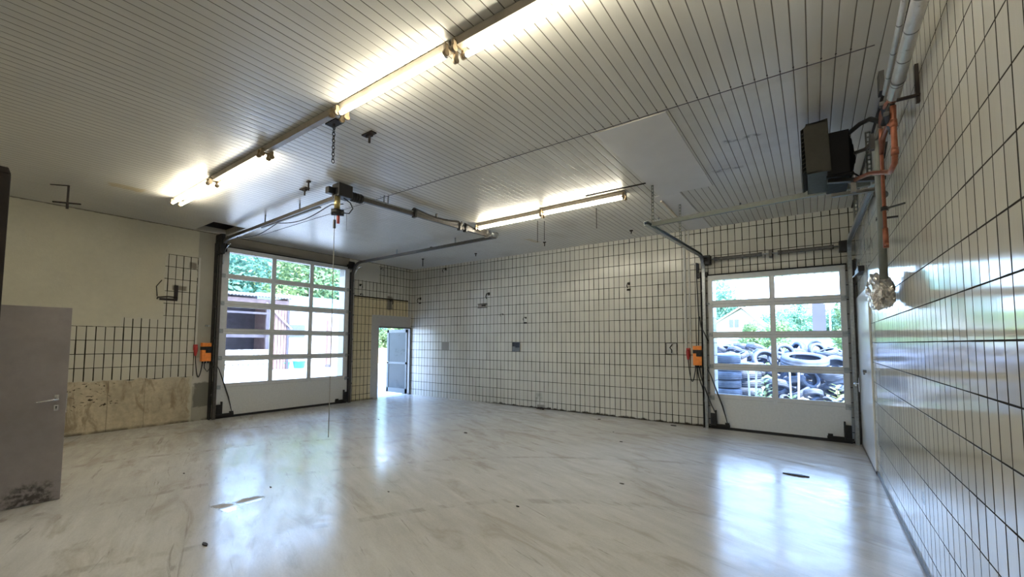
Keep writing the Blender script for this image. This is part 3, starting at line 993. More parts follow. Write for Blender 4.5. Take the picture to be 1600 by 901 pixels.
# door_4: grey steel leaf standing open at the left edge of the view
d4 = thing('door_4', (-6.5, .5, 0), 'grey steel door leaf with lever handle standing open at left edge', 'door', kind='structure')
m_ = MB().box((-6.545, -.06, .006), (-6.50, .925, 2.015)); m_.build('door_leaf', 'grey_door', d4, .002)
m_ = MB().box((-6.50, .835, 1.035), (-6.492, .868, 1.095)); m_.box((-6.50, .835, .93), (-6.492, .868, .99)); m_.build('lock_plate', 'chrome', d4, .001)
m_ = MB().cyl((-6.4915, .852, .968), (-6.4905, .852, .968), .008, 10); m_.box((-6.4915, .849, .945), (-6.4905, .855, .968)); m_.build('keyhole', 'black', d4)
m_ = MB().cyl((-6.49, .852, 1.05), (-6.435, .852, 1.05), .011, 12); m_.tube([(-6.437, .86, 1.05), (-6.432, .80, 1.048), (-6.437, .705, 1.036), (-6.44, .69, 1.034)], [.011, .010, .009, .006], 10); m_.build('door_handle', 'chrome', d4)
MB().box((-6.54, .925, .9), (-6.505, .932, 1.10)).build('lock_plate', 'chrome', d4)
# dark post the leaf hangs from, nearer to the camera
m_ = MB().box((-6.22, .26, 0), (-6.08, .405, 3.22)); m_.prism([(-6.22, .26, 3.22), (-6.08, .26, 3.22), (-6.08, .405, 3.22), (-6.22, .405, 3.22)], (0, -.02, .06))
tag(m_.build('steel_post', 'rust', bevel=.006), 'dark brown steel post at the left edge of the view', 'post')

# door_5: white leaf in the right wall by the corner
d5 = thing('door_5', (RX, 8.1, 0), 'glossy white door at far end of the shiny tiled wall', 'door', kind='structure')
m_ = MB().box((RX - .020, 7.22, .03), (RX - .0, 9.02, 2.42)); m_.build('door_leaf', 'white_door', d5, .004)
m_ = MB().box((RX - .02, 7.20, .0), (RX, 9.04, .03)); m_.build('threshold', 'galv_dull', d5)
m_ = MB().box((RX - .058, 8.72, .90), (RX - .045, 8.76, 1.12)); m_.cyl((RX - .05, 8.74, 1.03), (RX - .11, 8.74, 1.03), .011, 10)
m_.tube([(RX - .105, 8.745, 1.03), (RX - .11, 8.66, 1.035), (RX - .10, 8.60, 1.01)], .011, 8); m_.build('door_handle', 'chrome', d5)
m_ = MB().box((RX - .085, 7.48, 1.27), (RX - .045, 7.66, 1.31)); m_.cyl((RX - .07, 7.50, 1.255), (RX - .07, 7.64, 1.255), .012, 8); m_.build('door_latch', 'galv_dull', d5, .004)
# black door closer above it
m_ = MB().box((RX - .07, 7.72, 2.70), (RX - .0, 8.25, 2.78)); m_.beam((RX - .05, 7.74, 2.70), (RX - .10, 8.15, 2.67), .02, .02)
tag(m_.build('door_closer', 'black', bevel=.006), 'black bar shaped door closer above the white door', 'door closer')


# ------------------------------------------------------------------ fluorescent lights
def batten(x0, tubes, label, y, sockets=True, proto={}):
    """1.53 m batten starting at x0, running to +X; tubes: list of side offsets with a lit tube"""
    ln = 1.52
    key = tuple(tubes)
    e = thing('fluorescent_batten', (x0, y, H), label, 'ceiling light', 'fluorescent battens on the ceiling')
    prof = [(-.035, 0), (-.045, -.012), (-.03, -.062), (.03, -.062), (.045, -.012), (.035, 0)]
    MB().sweep([(x0, y, H), (x0 + ln, y, H)], prof, (0, 0, 1)).build('housing', 'housing', e)
    for xx, s_ in ((x0 + .018, 1), (x0 + ln - .018, -1)):
        m_ = MB()
        for oy in (-.055, .055):
            m_.box((xx - .012, y + oy - .016, H - .10), (xx + .012, y + oy + .016, H - .035))
            m_.cyl((xx - .016, y + oy, H - .105), (xx + .014, y + oy, H - .105), .026, 14)
        m_.box((xx - .008, y - .07, H - .066), (xx + .008, y + .07, H - .05))
        m_.build('end_socket', 'socket', e)
    for oy in tubes:
        t_ = MB().cyl((x0 + .035, y + oy, H - .105), (x0 + ln - .035, y + oy, H - .105), .019, 16).build('tube', 'tube', e)
        for q0, q1 in ((.030, .05), (ln - .05, ln - .03)): MB().cyl((x0 + q0, y + oy, H - .105), (x0 + q1, y + oy, H - .105), .0195, 14).build('tube_cap', 'chrome', t_)
    for k in range(5): MB().cyl((x0 + .25 + .25 * k, y + .046, H - .02), (x0 + .25 + .25 * k, y + .056, H - .02), .008, 8).build('cover_clip', 'rust', e)
    return e


YR = 2.31
names = ['twin tube batten at the far left end of the long light row, two lit tubes', 'second batten from the far end of the long light row, one lit tube',
         'batten without tubes in the middle of the long light row', 'lit batten just past the hanging chain, in the long light row',
         'lit batten of the long light row nearest the top edge of the photo']
for i, (x0, tb) in enumerate(((-8.47, (-.055, .055)), (-6.90, (.055,)), (-5.33, ()), (-3.76, (-.03,)), (-2.19, (.055,)))):
    batten(x0, tb, names[i], YR)
batten(-.62, (.055,), 'batten continuing the long light row beyond the top edge of the view', YR)
batten(-5.37, (.0,), 'left lit batten of the short light row near the back wall', 6.30)
batten(-3.82, (.0,), 'right lit batten of the short light row near the back wall', 6.22)
batten(-7.6, (.055,), 'added unseen lit batten on the ceiling behind the camera, left', -1.4)  # out of view, added to help light the room from behind
batten(-3.6, (.055,), 'added unseen lit batten on the ceiling behind the camera, right', -1.4)  # second added lamp, also unseen


# ------------------------------------------------------------------ switches, cables, conduits
def control_box(F, u, z, us, zs, label, plug_label, cab_label):
    e = thing('control_box', F(u, .0, z), label, 'door control box')
    w_, h_ = .17, .39
    MB().box(F(u - w_ / 2, .0, z), F(u + w_ / 2, .11, z + .24)).build('lower_cover', 'orange', e, .008)
    MB().box(F(u - w_ / 2 - .002, .0, z + .24), F(u + w_ / 2 + .002, .10, z + .31)).box(F(u - .02, .10, z + .18), F(u + .085, .125, z + .29)).build('black_band', 'black', e, .004)
    MB().box(F(u - w_ / 2, .0, z + .31), F(u + w_ / 2, .11, z + h_)).build('top_cover', 'orange', e, .008)
    MB().box(F(u + w_ / 2, .0, z - .02), F(u + w_ / 2 + .05, .07, z + h_ - .04)).build('mounting_plate', 'galv_dull', e)
    for k in (-.05, 0, .05): MB().cyl(F(u + k, .05, z), F(u + k, .05, z - .04), .014, 10).build('cable_gland', 'black', e)
    m_ = MB().cyl(F(u + .03, .125, z + .235), F(u + .03, .14, z + .235), .022, 14); m_.build('push_button', 'black', e)
    # plug and hanging lead
    p = thing('power_plug', F(us, .04, zs), plug_label, 'plug')
    m_ = MB().lathe([(0, .0), (.02, .0), (.026, .05), (.036, .09), (.038, .16), (.032, .20), (0, .205)], F(us, .05, zs), (0, 0, 1), 16)
    m_.build('plug_body', 'red', p)
    MB().box(F(us - .035, .0, zs + .12), F(us + .035, .05, zs + .235)).build('socket_outlet', 'red', p, .006)
    pts = []
    for i in range(17):
        a = i / 16
        uu = us + (u - .05 - us) * a
        zz = zs + (z - .03 - zs) * a - .42 * math.sin(math.pi * a) ** .8 * (1 - .25 * a)
        pts.append(F(uu, .05, zz))
    MB().tube(pts, .009, 8).build('mains_lead', 'cable', p)
    return e


control_box(LW, 3.515, 1.24, 3.335, 1.36, 'orange and black control box left of the tall garage door', 'red plug on the pillar left of the tall garage door', '')
m_ = MB().tube([LW(3.50, .05, 1.22), LW(3.50, .06, 1.10), LW(3.55, .07, 1.02), LW(3.62, .07, 1.12), LW(3.60, .05, 1.25)], .009, 8)
tag(m_.build('cable_loop', 'cable'), 'short black cable loop under the left orange control box', 'cable')
control_box(BW, -1.915, 1.22, -2.105, 1.33, 'orange and black control box left of the right garage door', 'dark red plug on tiles left of the right garage door', '')
tag(MB().box(LW(3.325, 0, 1.60), LW(3.36, .025, 3.44)).build('cable_conduit', 'conduit', bevel=.003), 'grey conduit running up the pillar above the red plug', 'conduit')
m_ = MB().box(BW(-2.165, 0, 1.565), BW(-2.125, .03, H)); m_.box(BW(-2.075, 0, 1.565), BW(-2.045, .02, H))
tag(m_.build('cable_conduit', 'conduit', bevel=.003), 'white conduit running up the tiled back wall above the dark red plug', 'conduit')
MB().beam(BW(-2.04, .03, 3.29), BW(-1.74, .03, 3.30), .02, .02).build('conduit_branch', 'conduit', bpy.data.objects['cable_conduit.001'])
for i, (pts, lb) in enumerate((
        ([BW(-1.90, .10, 3.3), BW(-1.905, .07, 3.0), BW(-1.885, .05, 2.2), BW(-1.90, .06, 1.62)], 'black cable hanging from the spring shaft to the right control box'),
        ([BW(-1.90, .05, 1.20), BW(-1.86, .08, 1.0), BW(-1.76, .16, .72), BW(-1.66, .16, .45), BW(-1.60, .12, .30), BW(-1.585, .12, .12)], 'black cable from the right control box down to the door corner'),
        ([BW(-1.94, .05, 1.20), BW(-1.90, .09, .98), BW(-1.84, .1, .8), BW(-1.80, .1, .6)], 'short black cable hanging under the right control box'),
        ([BW(-1.86, .1, 2.2), BW(-1.83, .13, 2.0), BW(-1.76, .15, 1.85), BW(-1.70, .13, 1.7)], 'thin black cable curving beside the right garage door frame'))):
    tag(MB().tube(pts, .010, 8).build('door_cable', 'cable'), lb, 'cable')


def wall_hook(F, u, z, label, s_=1.0, kind=0):
    m_ = MB()
    m_.box(F(u - .03 * s_, 0, z - .015 * s_), F(u + .03 * s_, .012, z + .06 * s_))
    m_.tube([F(u, .01, z + .03), F(u, .10, z + .02), F(u - .01, .13, z - .06 * s_), F(u, .10, z - .11 * s_)], .011 * s_, 8)
    if kind: m_.box(F(u - .05, 0, z - .14), F(u + .03, .02, z - .10))
    tag(m_.build('wall_hook', 'rust'), label, 'hook', 'rusty hooks left on the walls')


wall_hook(BW, -10.18, 3.03, 'small rusty hook high on back tiles near the left corner', 1.0, 1)
wall_hook(BW, -9.08, 3.88, 'dark stub at the very top of the back wall near the left corner', .9)
wall_hook(BW, -7.38, 3.0, 'black hook above the small bare patch in the back tiles', 1.1)
wall_hook(BW, -6.88, 2.42, 'tiny pin on the back tiles below and right of the bare patch', .45)
wall_hook(BW, -6.13, 2.30, 'small rusty fitting on the middle of the back wall', .6, 1)
wall_hook(BW, -3.34, 2.98, 'rusty hook high on the right part of the tiled back wall', .8, 1)
wall_hook(LW, 7.25, 3.28, 'upper rusty hook right of the tall garage door', .8)
wall_hook(LW, 7.27, 3.02, 'lower rusty hook beside the thick dark tile joint', .6)
wall_hook(LW, 8.33, 2.92, 'rusty hook above the narrow doorway', .9)
wall_hook(LW, 7.95, 3.86, 'small stub at the top of the left wall by the white patch', .5)
# bracket and pipe stub on the left wall tiles
m_ = MB().tube([LW(2.66, .03, 2.50), LW(2.66, .05, 2.53), LW(2.82, .06, 2.56), LW(2.98, .05, 2.55)], .012, 8)
m_.box(LW(2.93, 0, 2.50), LW(2.99, .03, 2.80)); m_.box(LW(2.70, 0, 2.48), LW(2.99, .015, 2.52)); m_.tube([LW(2.66, .02, 2.55), LW(2.64, .02, 2.75), LW(2.72, .02, 2.88)], .008, 6)
tag(m_.build('pipe_bracket', 'rust'), 'rusty pipe bracket on the remaining tiles left of the pillar', 'bracket')


def recess(F, u0, u1, z0, z1, label, dark):
    e = thing('wall_box', F((u0 + u1) / 2, 0, z0), label, 'wall box', 'flush boxes in the back wall')
    m_ = MB()
    for a, b, c_, d_ in ((u0, u1, z0, z0 + .012), (u0, u1, z1 - .012, z1), (u0, u0 + .012, z0, z1), (u1 - .012, u1, z0, z1)): m_.box(F(a, 0, c_), F(b, .022, d_))
    m_.build('rim', 'galv_dull', e)
    MB().box(F(u0 + .012, .001, z0 + .012), F(u1 - .012, .006, z1 - .012)).build('recess_plate', 'black' if dark else 'conduit', e)  # no recess is cut; black plate paints the dark inside of the open box
    if dark: MB().box(F(u0 + .012, .006, z0 + .012), F(u0 + .10, .02, z0 + .13)).box(F(u0 + .10, .006, z0 + .012), F(u1 - .012, .018, z0 + .10)).build('fitting', 'galv_dull', e)
    else: MB().tube([F((u0 + u1) / 2 + .02, .01, z1 - .03), F((u0 + u1) / 2 - .02, .05, z1 - .1), F((u0 + u1) / 2 + .02, .06, z0 + .09), F((u0 + u1) / 2, .01, z0 + .03)], .01, 6).build('wire_end', 'rust', e)


recess(BW, -6.56, -6.31, 1.43, 1.68, 'open dark flush box in the middle of the tiled back wall', True)
recess(BW, -2.56, -2.33, 1.43, 1.67, 'pale flush box with a wire end near the dark red plug', False)
m_ = MB().box(BW(-7.78, 0, 2.64), BW(-7.44, .02, 2.655)); m_.box(BW(-7.78, 0, 2.745), BW(-7.44, .02, 2.76)); m_.box(BW(-7.62, 0, 2.69), BW(-7.50, .03, 2.72))
tag(m_.build('wall_rail', 'rust'), 'short rusty rail in the bare patch of the back wall', 'rail')
# rubble where the tiles are broken at the base
m_ = MB()
for k in range(9):
    a = Vector((-5.78 + random.random() * .34, D - .02 - random.random() * .12, .0)); s_ = .02 + random.random() * .03
    m_.box(a, a + Vector((s_ * 1.6, s_, s_)), Matrix.Translation(a) @ Matrix.Rotation(random.random(), 4, 'Z') @ Matrix.Translation(-a))
tag(m_.build('tile_rubble', 'rust'), 'small pile of broken bits at the foot of the back wall', 'rubble', kind='stuff')

# ------------------------------------------------------------------ ceiling fittings
# chain
ch = thing('hanging_chain', (-4.13, 2.46, 3.58), 'short rusty chain hanging from the ceiling by the light row', 'chain')
MB().box((-4.22, 2.41, H - .012), (-4.02, 2.51, H)).cyl((-4.13, 2.46, H - .04), (-4.13, 2.46, H), .012, 8).build('ceiling_plate', 'rust', ch)
zz = H - .03; k = 0
while zz > 3.60:
    a = .014; b = .024
    ring = []
    for i in range(13):
        t_ = 2 * math.pi * i / 12
        du_, dz_ = a * math.cos(t_), b * math.sin(t_)
        ring.append(Vector((-4.13 + (du_ if k % 2 else 0), 2.46 + (0 if k % 2 else du_), zz - .02 + dz_)))
    MB().tube(ring, .0045, 6, cap=False).build('chain_link', 'chain', ch)
    zz -= .037; k += 1


def ceil_fit(x, y, kind, label):
    m_ = MB()
    if kind == 0:      # T shaped hanger
        m_.box((x - .012, y - .012, H - .34), (x + .012, y + .012, H)); m_.beam((x - .10, y - .14, H - .27), (x + .08, y + .13, H - .27), .025, .018)
        m_.beam((x - .15, y - .17, H - .005), (x, y, H - .005), .02, .01); m_.cyl((x, y, H - .36), (x, y, H - .27), .016, 8)
    elif kind == 1:    # plate with a bolt
        m_.box((x - .09, y - .035, H - .014), (x + .09, y + .035, H)); m_.cyl((x + .01, y, H - .11), (x + .01, y, H), .013, 8); m_.box((x - .03, y - .02, H - .04), (x + .05, y + .02, H - .014))
    else:
        m_.cyl((x, y, H - kind), (x, y, H), .006 if kind > .3 else .012, 8)
        if kind < .3: m_.box((x - .03, y - .02, H - .02), (x + .03, y + .02, H))
    tag(m_.build('ceiling_hanger', 'rust'), label, 'ceiling hook', 'old fixings left on the ceiling')


ceil_fit(-9.13, 1.17, 0, 'T shaped rusty hanger above the plain plaster of left wall')
ceil_fit(-4.02, 2.82, 1, 'rusty plate with a bolt on the ceiling near the chain')
ceil_fit(-5.96, 3.18, .14, 'short rod on the ceiling left of the shaft motor')
ceil_fit(-6.30, 3.30, 1, 'flat plate on the ceiling above the left rail')
ceil_fit(-4.27, 6.80, .42, 'left of a pair of thin rods below the short light row')
ceil_fit(-4.18, 6.90, .38, 'right of a pair of thin rods below the short light row')
ceil_fit(-3.02, 6.74, .36, 'single thin rod hanging under the right batten of short row')
ceil_fit(-3.03, 8.5, .07, 'small stub on the ceiling close to the back wall, right')
ceil_fit(-5.05, 8.35, .10, 'small black stub on the ceiling near the yellow stain')
ceil_fit(-8.9, 8.1, .22, 'short black rod on the ceiling near the far corner')
ceil_fit(-7.2, 8.4, .08, 'tiny stub on the ceiling above the middle of the back wall')
ceil_fit(-7.62, 7.2, .08, 'stub on the ceiling beside the right rail of the tall door')

# ------------------------------------------------------------------ unit heater
ht = thing('unit_heater', (.2, 5.35, 3.3), 'black fan heater with grey louvred hood hung from the right wall', 'heater')
Y0, Y1 = 5.00, 5.70
z0, z1 = 3.33, 3.85
m_ = MB()
pr = [(-.005, z0), (.03, z0 - .0), (.19, z0 + .015), (.175, z1), (.0, z1 - .02), (-.02, z1 - .06)]
m_.prism([(x, Y0, z) for x, z in pr][::-1], (0, .02, 0)); m_.prism([(x, Y1 - .02, z) for x, z in pr][::-1], (0, .02, 0))
m_.box((0, Y0, z0), (.19, Y1, z0 + .018)); m_.box((0, Y0, z1 - .03), (.175, Y1, z1 - .01))
m_.build('hood', 'heater', ht, .003)
m_ = MB()
for k in range(11):
    z = z0 + .03 + k * .044
    m_.prism([(-.045, Y0 + .02, z - .006), (-.041, Y0 + .02, z - .010), (.02, Y0 + .02, z + .030), (.016, Y0 + .02, z + .034)], (0, Y1 - Y0 - .04, 0))
m_.build('louvre_blade', 'heater', ht)
m_ = MB().box((.16, Y0 + .03, z0 - .04), (.335, Y1 - .03, z1 - .14)); m_.box((.15, Y0 + .04, z0 - .06), (.36, Y0 + .08, z0 - .035)); m_.build('body', 'heater_black', ht, .006)
m_ = MB()
cyy, czz = (Y0 + Y1) / 2, (z0 + z1) / 2 - .06
for r_ in (.07, .13, .19, .24):
    ring = [Vector((.385 - .04 * (r_ / .24) ** 2, cyy + r_ * math.cos(a), czz + r_ * math.sin(a))) for a in [2 * math.pi * i / 28 for i in range(29)]]
    m_.tube(ring, .006, 6, cap=False)
for i in range(12):
    a = 2 * math.pi * i / 12
    m_.tube([(.385, cyy + .03 * math.cos(a), czz + .03 * math.sin(a)), (.335, cyy + .25 * math.cos(a), czz + .25 * math.sin(a))], .005, 6)
m_.cyl((.335, cyy, czz), (.395, cyy, czz), .06, 16)
m_.build('fan_guard', 'heater_black', ht)
m_ = MB().tube([(.28, 5.25, 3.70), (.43, 5.18, 3.79), (.50, 5.12, 3.79), (RX - .01, 4.78, 3.56)], .022, 8)
m_.build('wall_arm', 'black', ht)
m_ = MB().beam((.16, 5.15, 3.27), (RX - .02, 5.2, 3.22), .05, .035); m_.build('wall_arm', 'black', ht)
m_ = MB().beam((.20, 5.5, 3.22), (RX - .02, 5.45, 3.20), .05, .035); m_.build('wall_arm', 'galv_dull', ht)['label'] = 'galvanised lower arm'
m_ = MB().cyl((.36, 5.2, 3.20), (.36, 5.2, 3.26), .03, 12).box((.34, 5.17, 3.13), (.38, 5.2, 3.24)); m_.build('arm_clamp', 'galv_dull', ht)
MB().tube([(.38, 5.2, 3.52), (.46, 5.15, 3.52), (.53, 5.0, 3.56), (.55, 4.95, 3.64)], .018, 10).build('connection_hose', 'galv_dull', ht)
MB().tube([(.37, 5.3, 3.36), (.42, 5.2, 3.27), (.50, 5.1, 3.26), (.56, 4.9, 3.32), (.57, 4.8, 3.42)], .008, 8).build('heater_cable', 'cable', ht)

# ------------------------------------------------------------------ pipes on the right wall
pp = thing('insulated_pipe', (.50, 1.5, 3.33), 'thick silver insulated pipe running along the top of right wall', 'pipe')
MB().tube([(.495, FRONT + .02, 3.46), (.498, 0, 3.455), (.50, 2.9, 3.44), (.50, 3.80, 3.36)], [.036] * 4, 20).build('insulation', 'insul', pp)
MB().cyl((.50, 3.79, 3.361), (.50, 3.84, 3.357), .03, 14).build('pipe_end', 'copper', pp)
for y in (1.2, 2.7, 3.6):
    MB().lathe([(.037, -.006), (.040, -.006), (.040, .006), (.037, .006)], (.50, y, 3.46 - .0052 * y if y < 3 else 3.376), (0, 1, 0), 20, close=True).build('pipe_band', 'galv_dull', pp)
m_ = MB().tube([(.445, FRONT + .02, 3.49), (.447, 2.9, 3.48), (.462, 3.85, 3.42)], .016, 14)
pq = m_.build('insulated_pipe', 'insul'); tag(pq, 'thin silver wrapped pipe beside the thick insulated pipe', 'pipe')
m_ = MB().tube([(.47, FRONT + .02, 3.54), (.47, 3.0, 3.54), (.48, 3.95, 3.46)], .012, 12)
tag(m_.build('insulated_pipe', 'insul'), 'upper thin silver pipe between the thick pipe and ceiling', 'pipe')
m_ = MB().box((RX - .02, 3.70, 3.24), (RX, 3.73, 3.50)); m_.box((.50, 3.69, 3.28), (RX, 3.72, 3.295))
tag(m_.build('pipe_support', 'rust', bevel=.003), 'grey steel upright holding the end of the silver pipe', 'bracket')
m_ = MB().box((.44, 3.9, 3.47), (.47, 4.0, 3.62))
tag(m_.build('pipe_clip', 'black'), 'black clip hanging above the copper pipes', 'bracket')

cp = thing('copper_pipework', (.5, 4.2, 2.43), 'copper heating pipes dropping beside the heater on glossy tiles', 'pipes')
MB().tube([(.50, 4.47, 3.42), (.50, 4.50, 3.36), (.50, 4.50, 2.60)], .013, 12).build('drop_pipe', 'copper', cp)
m_ = MB().cyl((.50, 4.50, 2.60), (.50, 4.50, 2.44), .019, 14).cyl((.50, 4.50, 2.46), (.50, 4.44, 2.46), .010, 8); m_.build('drain_end', 'copper', cp)
m_ = MB().tube([(.50, 3.85, 3.32), (.50, 3.87, 3.22), (.50, 3.87, 2.98), (.50, 3.90, 2.93), (.50, 4.10, 2.93), (.50, 4.55, 3.08), (.46, 4.9, 3.20), (.36, 5.2, 3.25)], .018, 14)
m_.build('feed_pipe', 'copper', cp)
for z in (3.20, 3.00): MB().cyl((.50, 3.87, z - .025), (.50, 3.87, z + .025), .022, 14).build('pipe_joint', 'copper', cp)
m_ = MB().tube([(.50, 3.88, 3.20), (.50, 4.1, 3.30), (.50, 4.40, 3.30), (.50, 4.5, 3.22)], .018, 12); m_.build('branch_pipe', 'copper', cp)
m_ = MB().tube([(.50, 3.80, 3.36), (.48, 4.05, 3.42), (.49, 4.30, 3.47), (.50, 4.47, 3.44)], .016, 12); m_.build('branch_pipe', 'copper', cp)
for a, b in (((.46, 3.82, 3.26), (.54, 4.28, 3.30)), ((.46, 4.0, 3.42), (.53, 4.42, 3.46))):
    MB().beam(a, b, .03, .03).build('pipe_clamp', 'black', cp)
MB().beam((.5, 4.5, 2.76), (RX - .003, 4.40, 2.76), .012, .012).cyl((.5, 4.5, 2.745), (.5, 4.5, 2.775), .024, 12).build('wall_clip', 'black', cp)
MB().cyl((.50, 3.9, 3.36), (.47, 4.05, 3.28), .02, 10).build('valve', 'black', cp)
MB().box((.41, 4.28, 3.20), (.44, 4.34, 3.32)).build('valve_handle', 'black', cp)
sp_ = thing('steel_pipe', (.50, 4.75, 2.2), 'grey vertical steel pipe ending above the white bag', 'pipe')
MB().tube([(.505, 4.72, 3.42), (.505, 4.75, 3.3), (.505, 4.77, 2.22)], .030, 14).build('pipe_run', 'hang', sp_)
MB().cyl((.505, 4.77, 2.73), (.505, 4.77, 2.76), .036, 14).beam((.505, 4.77, 2.745), (RX, 4.77, 2.745), .02, .015).build('wall_clip', 'black', sp_)
MB().cyl((.50, 4.80, 2.98), (.55, 4.95, 3.0), .035, 14).build('valve', 'black', sp_)

# crumpled foil bag over the pipe end
bm = bmesh.new()
bmesh.ops.create_icosphere(bm, subdivisions=5, radius=1.0)
from mathutils import noise as mn_
for v in bm.verts:
    p = v.co.copy()
    n1 = mn_.noise(p * 1.7 + Vector((3, 1, 5)))
    lo = min(1, max(.25, .6 - p.z)); q = abs(mn_.noise(p * 2.8)) + lo * (.6 * abs(mn_.noise(p * 6.0)) + .25 * abs(mn_.noise(p * 14)))
    v.co = p * (1 + .25 * n1 - .30 * q)
    v.co.x *= .10; v.co.y *= .27; v.co.z *= .20
    v.co.y += .55 * v.co.z
me = bpy.data.meshes.new('foil_bag'); bm.to_mesh(me); bm.free()
for f in me.polygons: f.use_smooth = False
me.materials.append(M['foil'])
fo = bpy.data.objects.new('foil_bag', me); COL.objects.link(fo)
fo.location = (.495, 5.0, 2.13)
tag(fo, 'crumpled silver foil bag wrapped round the lower pipe end', 'foil bag')

# ------------------------------------------------------------------ floor debris
db = [(-4.105, 1.43, .05), (-.25, 6.52, .10), (-5.27, 5.90, .05), (-3.85, 8.67, .05), (-7.67, 5.80, .03), (-2.36, 8.90, .06), (-2.70, 6.94, .035), (-3.1, 7.6, .025), (-5.1, 2.4, .03), (-1.9, 4.9, .03), (-2.5, 3.6, .03), (-3.9, 3.1, .025), (-6.5, 2.0, .025)]
lab = ['dark chip on the floor at lower left of the pale puddle', 'flat metal strip lying on the floor before the right garage door', 'dark flake on the floor left of centre', 'dark chip on the floor by the back wall, left one',
       'tiny chip on the floor before the narrow doorway', 'dark lump on the floor by the back wall near the right garage door', 'small chip on the floor right of centre', 'tiny chip on the floor before the back wall',
       'small chip on the floor right of the pale puddle', 'small chip on the floor at lower right of centre', 'small chip in the middle foreground of the floor', 'tiny chip in the middle of the floor', 'small chip on the floor left of the pull cord']
for (x, y, s_), lb in zip(db, lab):
    m_ = MB()
    n = 6; base = []
    for i in range(n):
        a = 2 * math.pi * i / n
        r_ = s_ * (.4 + .5 * random.random())
        base.append((x + r_ * math.cos(a) * (1.9 if s_ > .08 else 1.2), y + r_ * math.sin(a) * .5, .001))
    m_.prism(base, (0, 0, s_ * .22 if s_ < .08 else .012))
    tag(m_.build('floor_debris', 'rust'), lb, 'debris', 'bits lying on the floor')

# ------------------------------------------------------------------ OUTSIDE
mb = MB().box((-34, -30, GZ - .3), (-L - TH, 60, GZ)); struct('ground', mb, 'concrete_out')
mb = MB().box((-L - TH, D + TH, GZ - .3), (40, 20, GZ)); struct('ground', mb, 'soil')
mb = MB().box((-L - TH, 20, GZ - .3), (60, 120, GZ - .02)); struct('ground', mb, 'grass')
# hillside beyond the yard
hv = []; hf = []
nx, ny = 14, 26
for i in range(nx):
    for j in range(ny):
        x = -34 - 5.0 * i; y = -20 + 5.0 * j
        z = GZ - .1 + 11 * (i / (nx - 1)) ** 1.1 + .6 * mn_.noise(Vector((x * .1, y * .1, 0)))
        hv.append((x, y, z if i else GZ - .1))
for i in range(nx - 1):
    for j in range(ny - 1):
        hf.append((i * ny + j, (i + 1) * ny + j, (i + 1) * ny + j + 1, i * ny + j + 1))
mb = MB(); mb._add(hv, hf, True); struct('hillside', mb, 'grass')
hv = []
for i in range(12):
    for j in range(26):
        y = 75 + 5 * i; x = -60 + 5 * j
        hv.append((x, y, GZ - .1 + 9 * (i / 11) ** 1.2 + .5 * mn_.noise(Vector((x * .1, y * .1, 4)))))
hf = []
for i in range(11):
    for j in range(25):
        hf.append((i * 26 + j, i * 26 + j + 1, (i + 1) * 26 + j + 1, (i + 1) * 26 + j))
mb = MB(); mb._add(hv, hf, True); struct('hillside', mb, 'grass')


def tree_proto(name, hgt, rad, nleaf, lsz, mat, seed, blobs=9, trunk=.18, label='', cat='tree', group=None):
    rnd = random.Random(seed)
    e = thing(name, (0, 0, 0), label, cat, group)
    m_ = MB()
    m_.tube([(0, 0, 0), (.1 * trunk, .2 * trunk, hgt * .3), (.3 * trunk, 0, hgt * .75)], [trunk, trunk * .75, trunk * .2], 8)
    bl = []
    for k in range(blobs):
        a = rnd.uniform(0, 6.283); t_ = rnd.random() ** .7
        zz = hgt * (.30 + .58 * rnd.random())
        sh = math.sin(math.pi * min(1, max(0, (zz / hgt - .12) / .9))) ** .6
        p = Vector((math.cos(a) * rad * .62 * t_ * sh, math.sin(a) * rad * .62 * t_ * sh, zz))
        bl.append((p, rad * rnd.uniform(.32, .52)))
        m_.tube([(0, 0, max(.1, zz * .55)), (p.x * .5, p.y * .5, zz * .85), tuple(p)], [trunk * .35, trunk * .2, trunk * .08], 5)
    m_.build('trunk', 'bark', e)
    vs = []; fs = []
    for k in range(nleaf):
        p, r_ = bl[k % blobs]
        d = Vector((rnd.gauss(0, 1), rnd.gauss(0, 1), rnd.gauss(0, 1))).normalized()
        c_ = p + Vector((d.x, d.y, d.z * .85)) * r_ * (rnd.uniform(.55, 1.08))
        x = Vector((rnd.gauss(0, 1), rnd.gauss(0, 1), rnd.gauss(0, .6))).normalized()
        y = x.cross(d + Vector((rnd.gauss(0, .5), rnd.gauss(0, .5), rnd.gauss(0, .5)))).normalized()
        s_ = lsz * rnd.uniform(.6, 1.3)
        b = len(vs)
        vs += [c_ - x * s_, c_ + y * s_ * .45, c_ + x * s_, c_ - y * s_ * .45]
        fs.append((b, b + 1, b + 2, b + 3))
    f_ = MB(); f_.v = vs; f_.f = fs; f_.sm = [False] * len(fs)
    f_.build('crown', mat, e)
    return e


hill_grp = 'trees on the hillside beyond the yard'
p1 = tree_proto('leafy_tree', 10, 4.2, 5200, .22, 'leaf', 1, 16, .2, 'leafy tree on the hillside behind the shed', 'tree', hill_grp)
p2 = tree_proto('leafy_tree', 8, 3.6, 4600, .20, 'leaf_blue', 2, 13, .17, 'leafy tree on the hillside behind the shed', 'tree', hill_grp)
p3 = tree_proto('leafy_tree', 6, 3.2, 4200, .17, 'leaf_pale', 3, 11, .13, 'leafy tree on the hillside behind the shed', 'tree', hill_grp)
rnd = random.Random(11)
prot = [p1, p2, p3]
first = [True] * 3
spots = []
for row, (x, n, z) in enumerate(((-37, 10, .4), (-43, 10, 1.2), (-50, 10, 2.2), (-58, 9, 3.6))):
    for i in range(n):
        y = 8 + (i + .5 * (row % 2)) * (4.2 + row * .7) + rnd.uniform(-1, 1)
        spots.append((x + rnd.uniform(-1.5, 1.5), y, z, row, i))
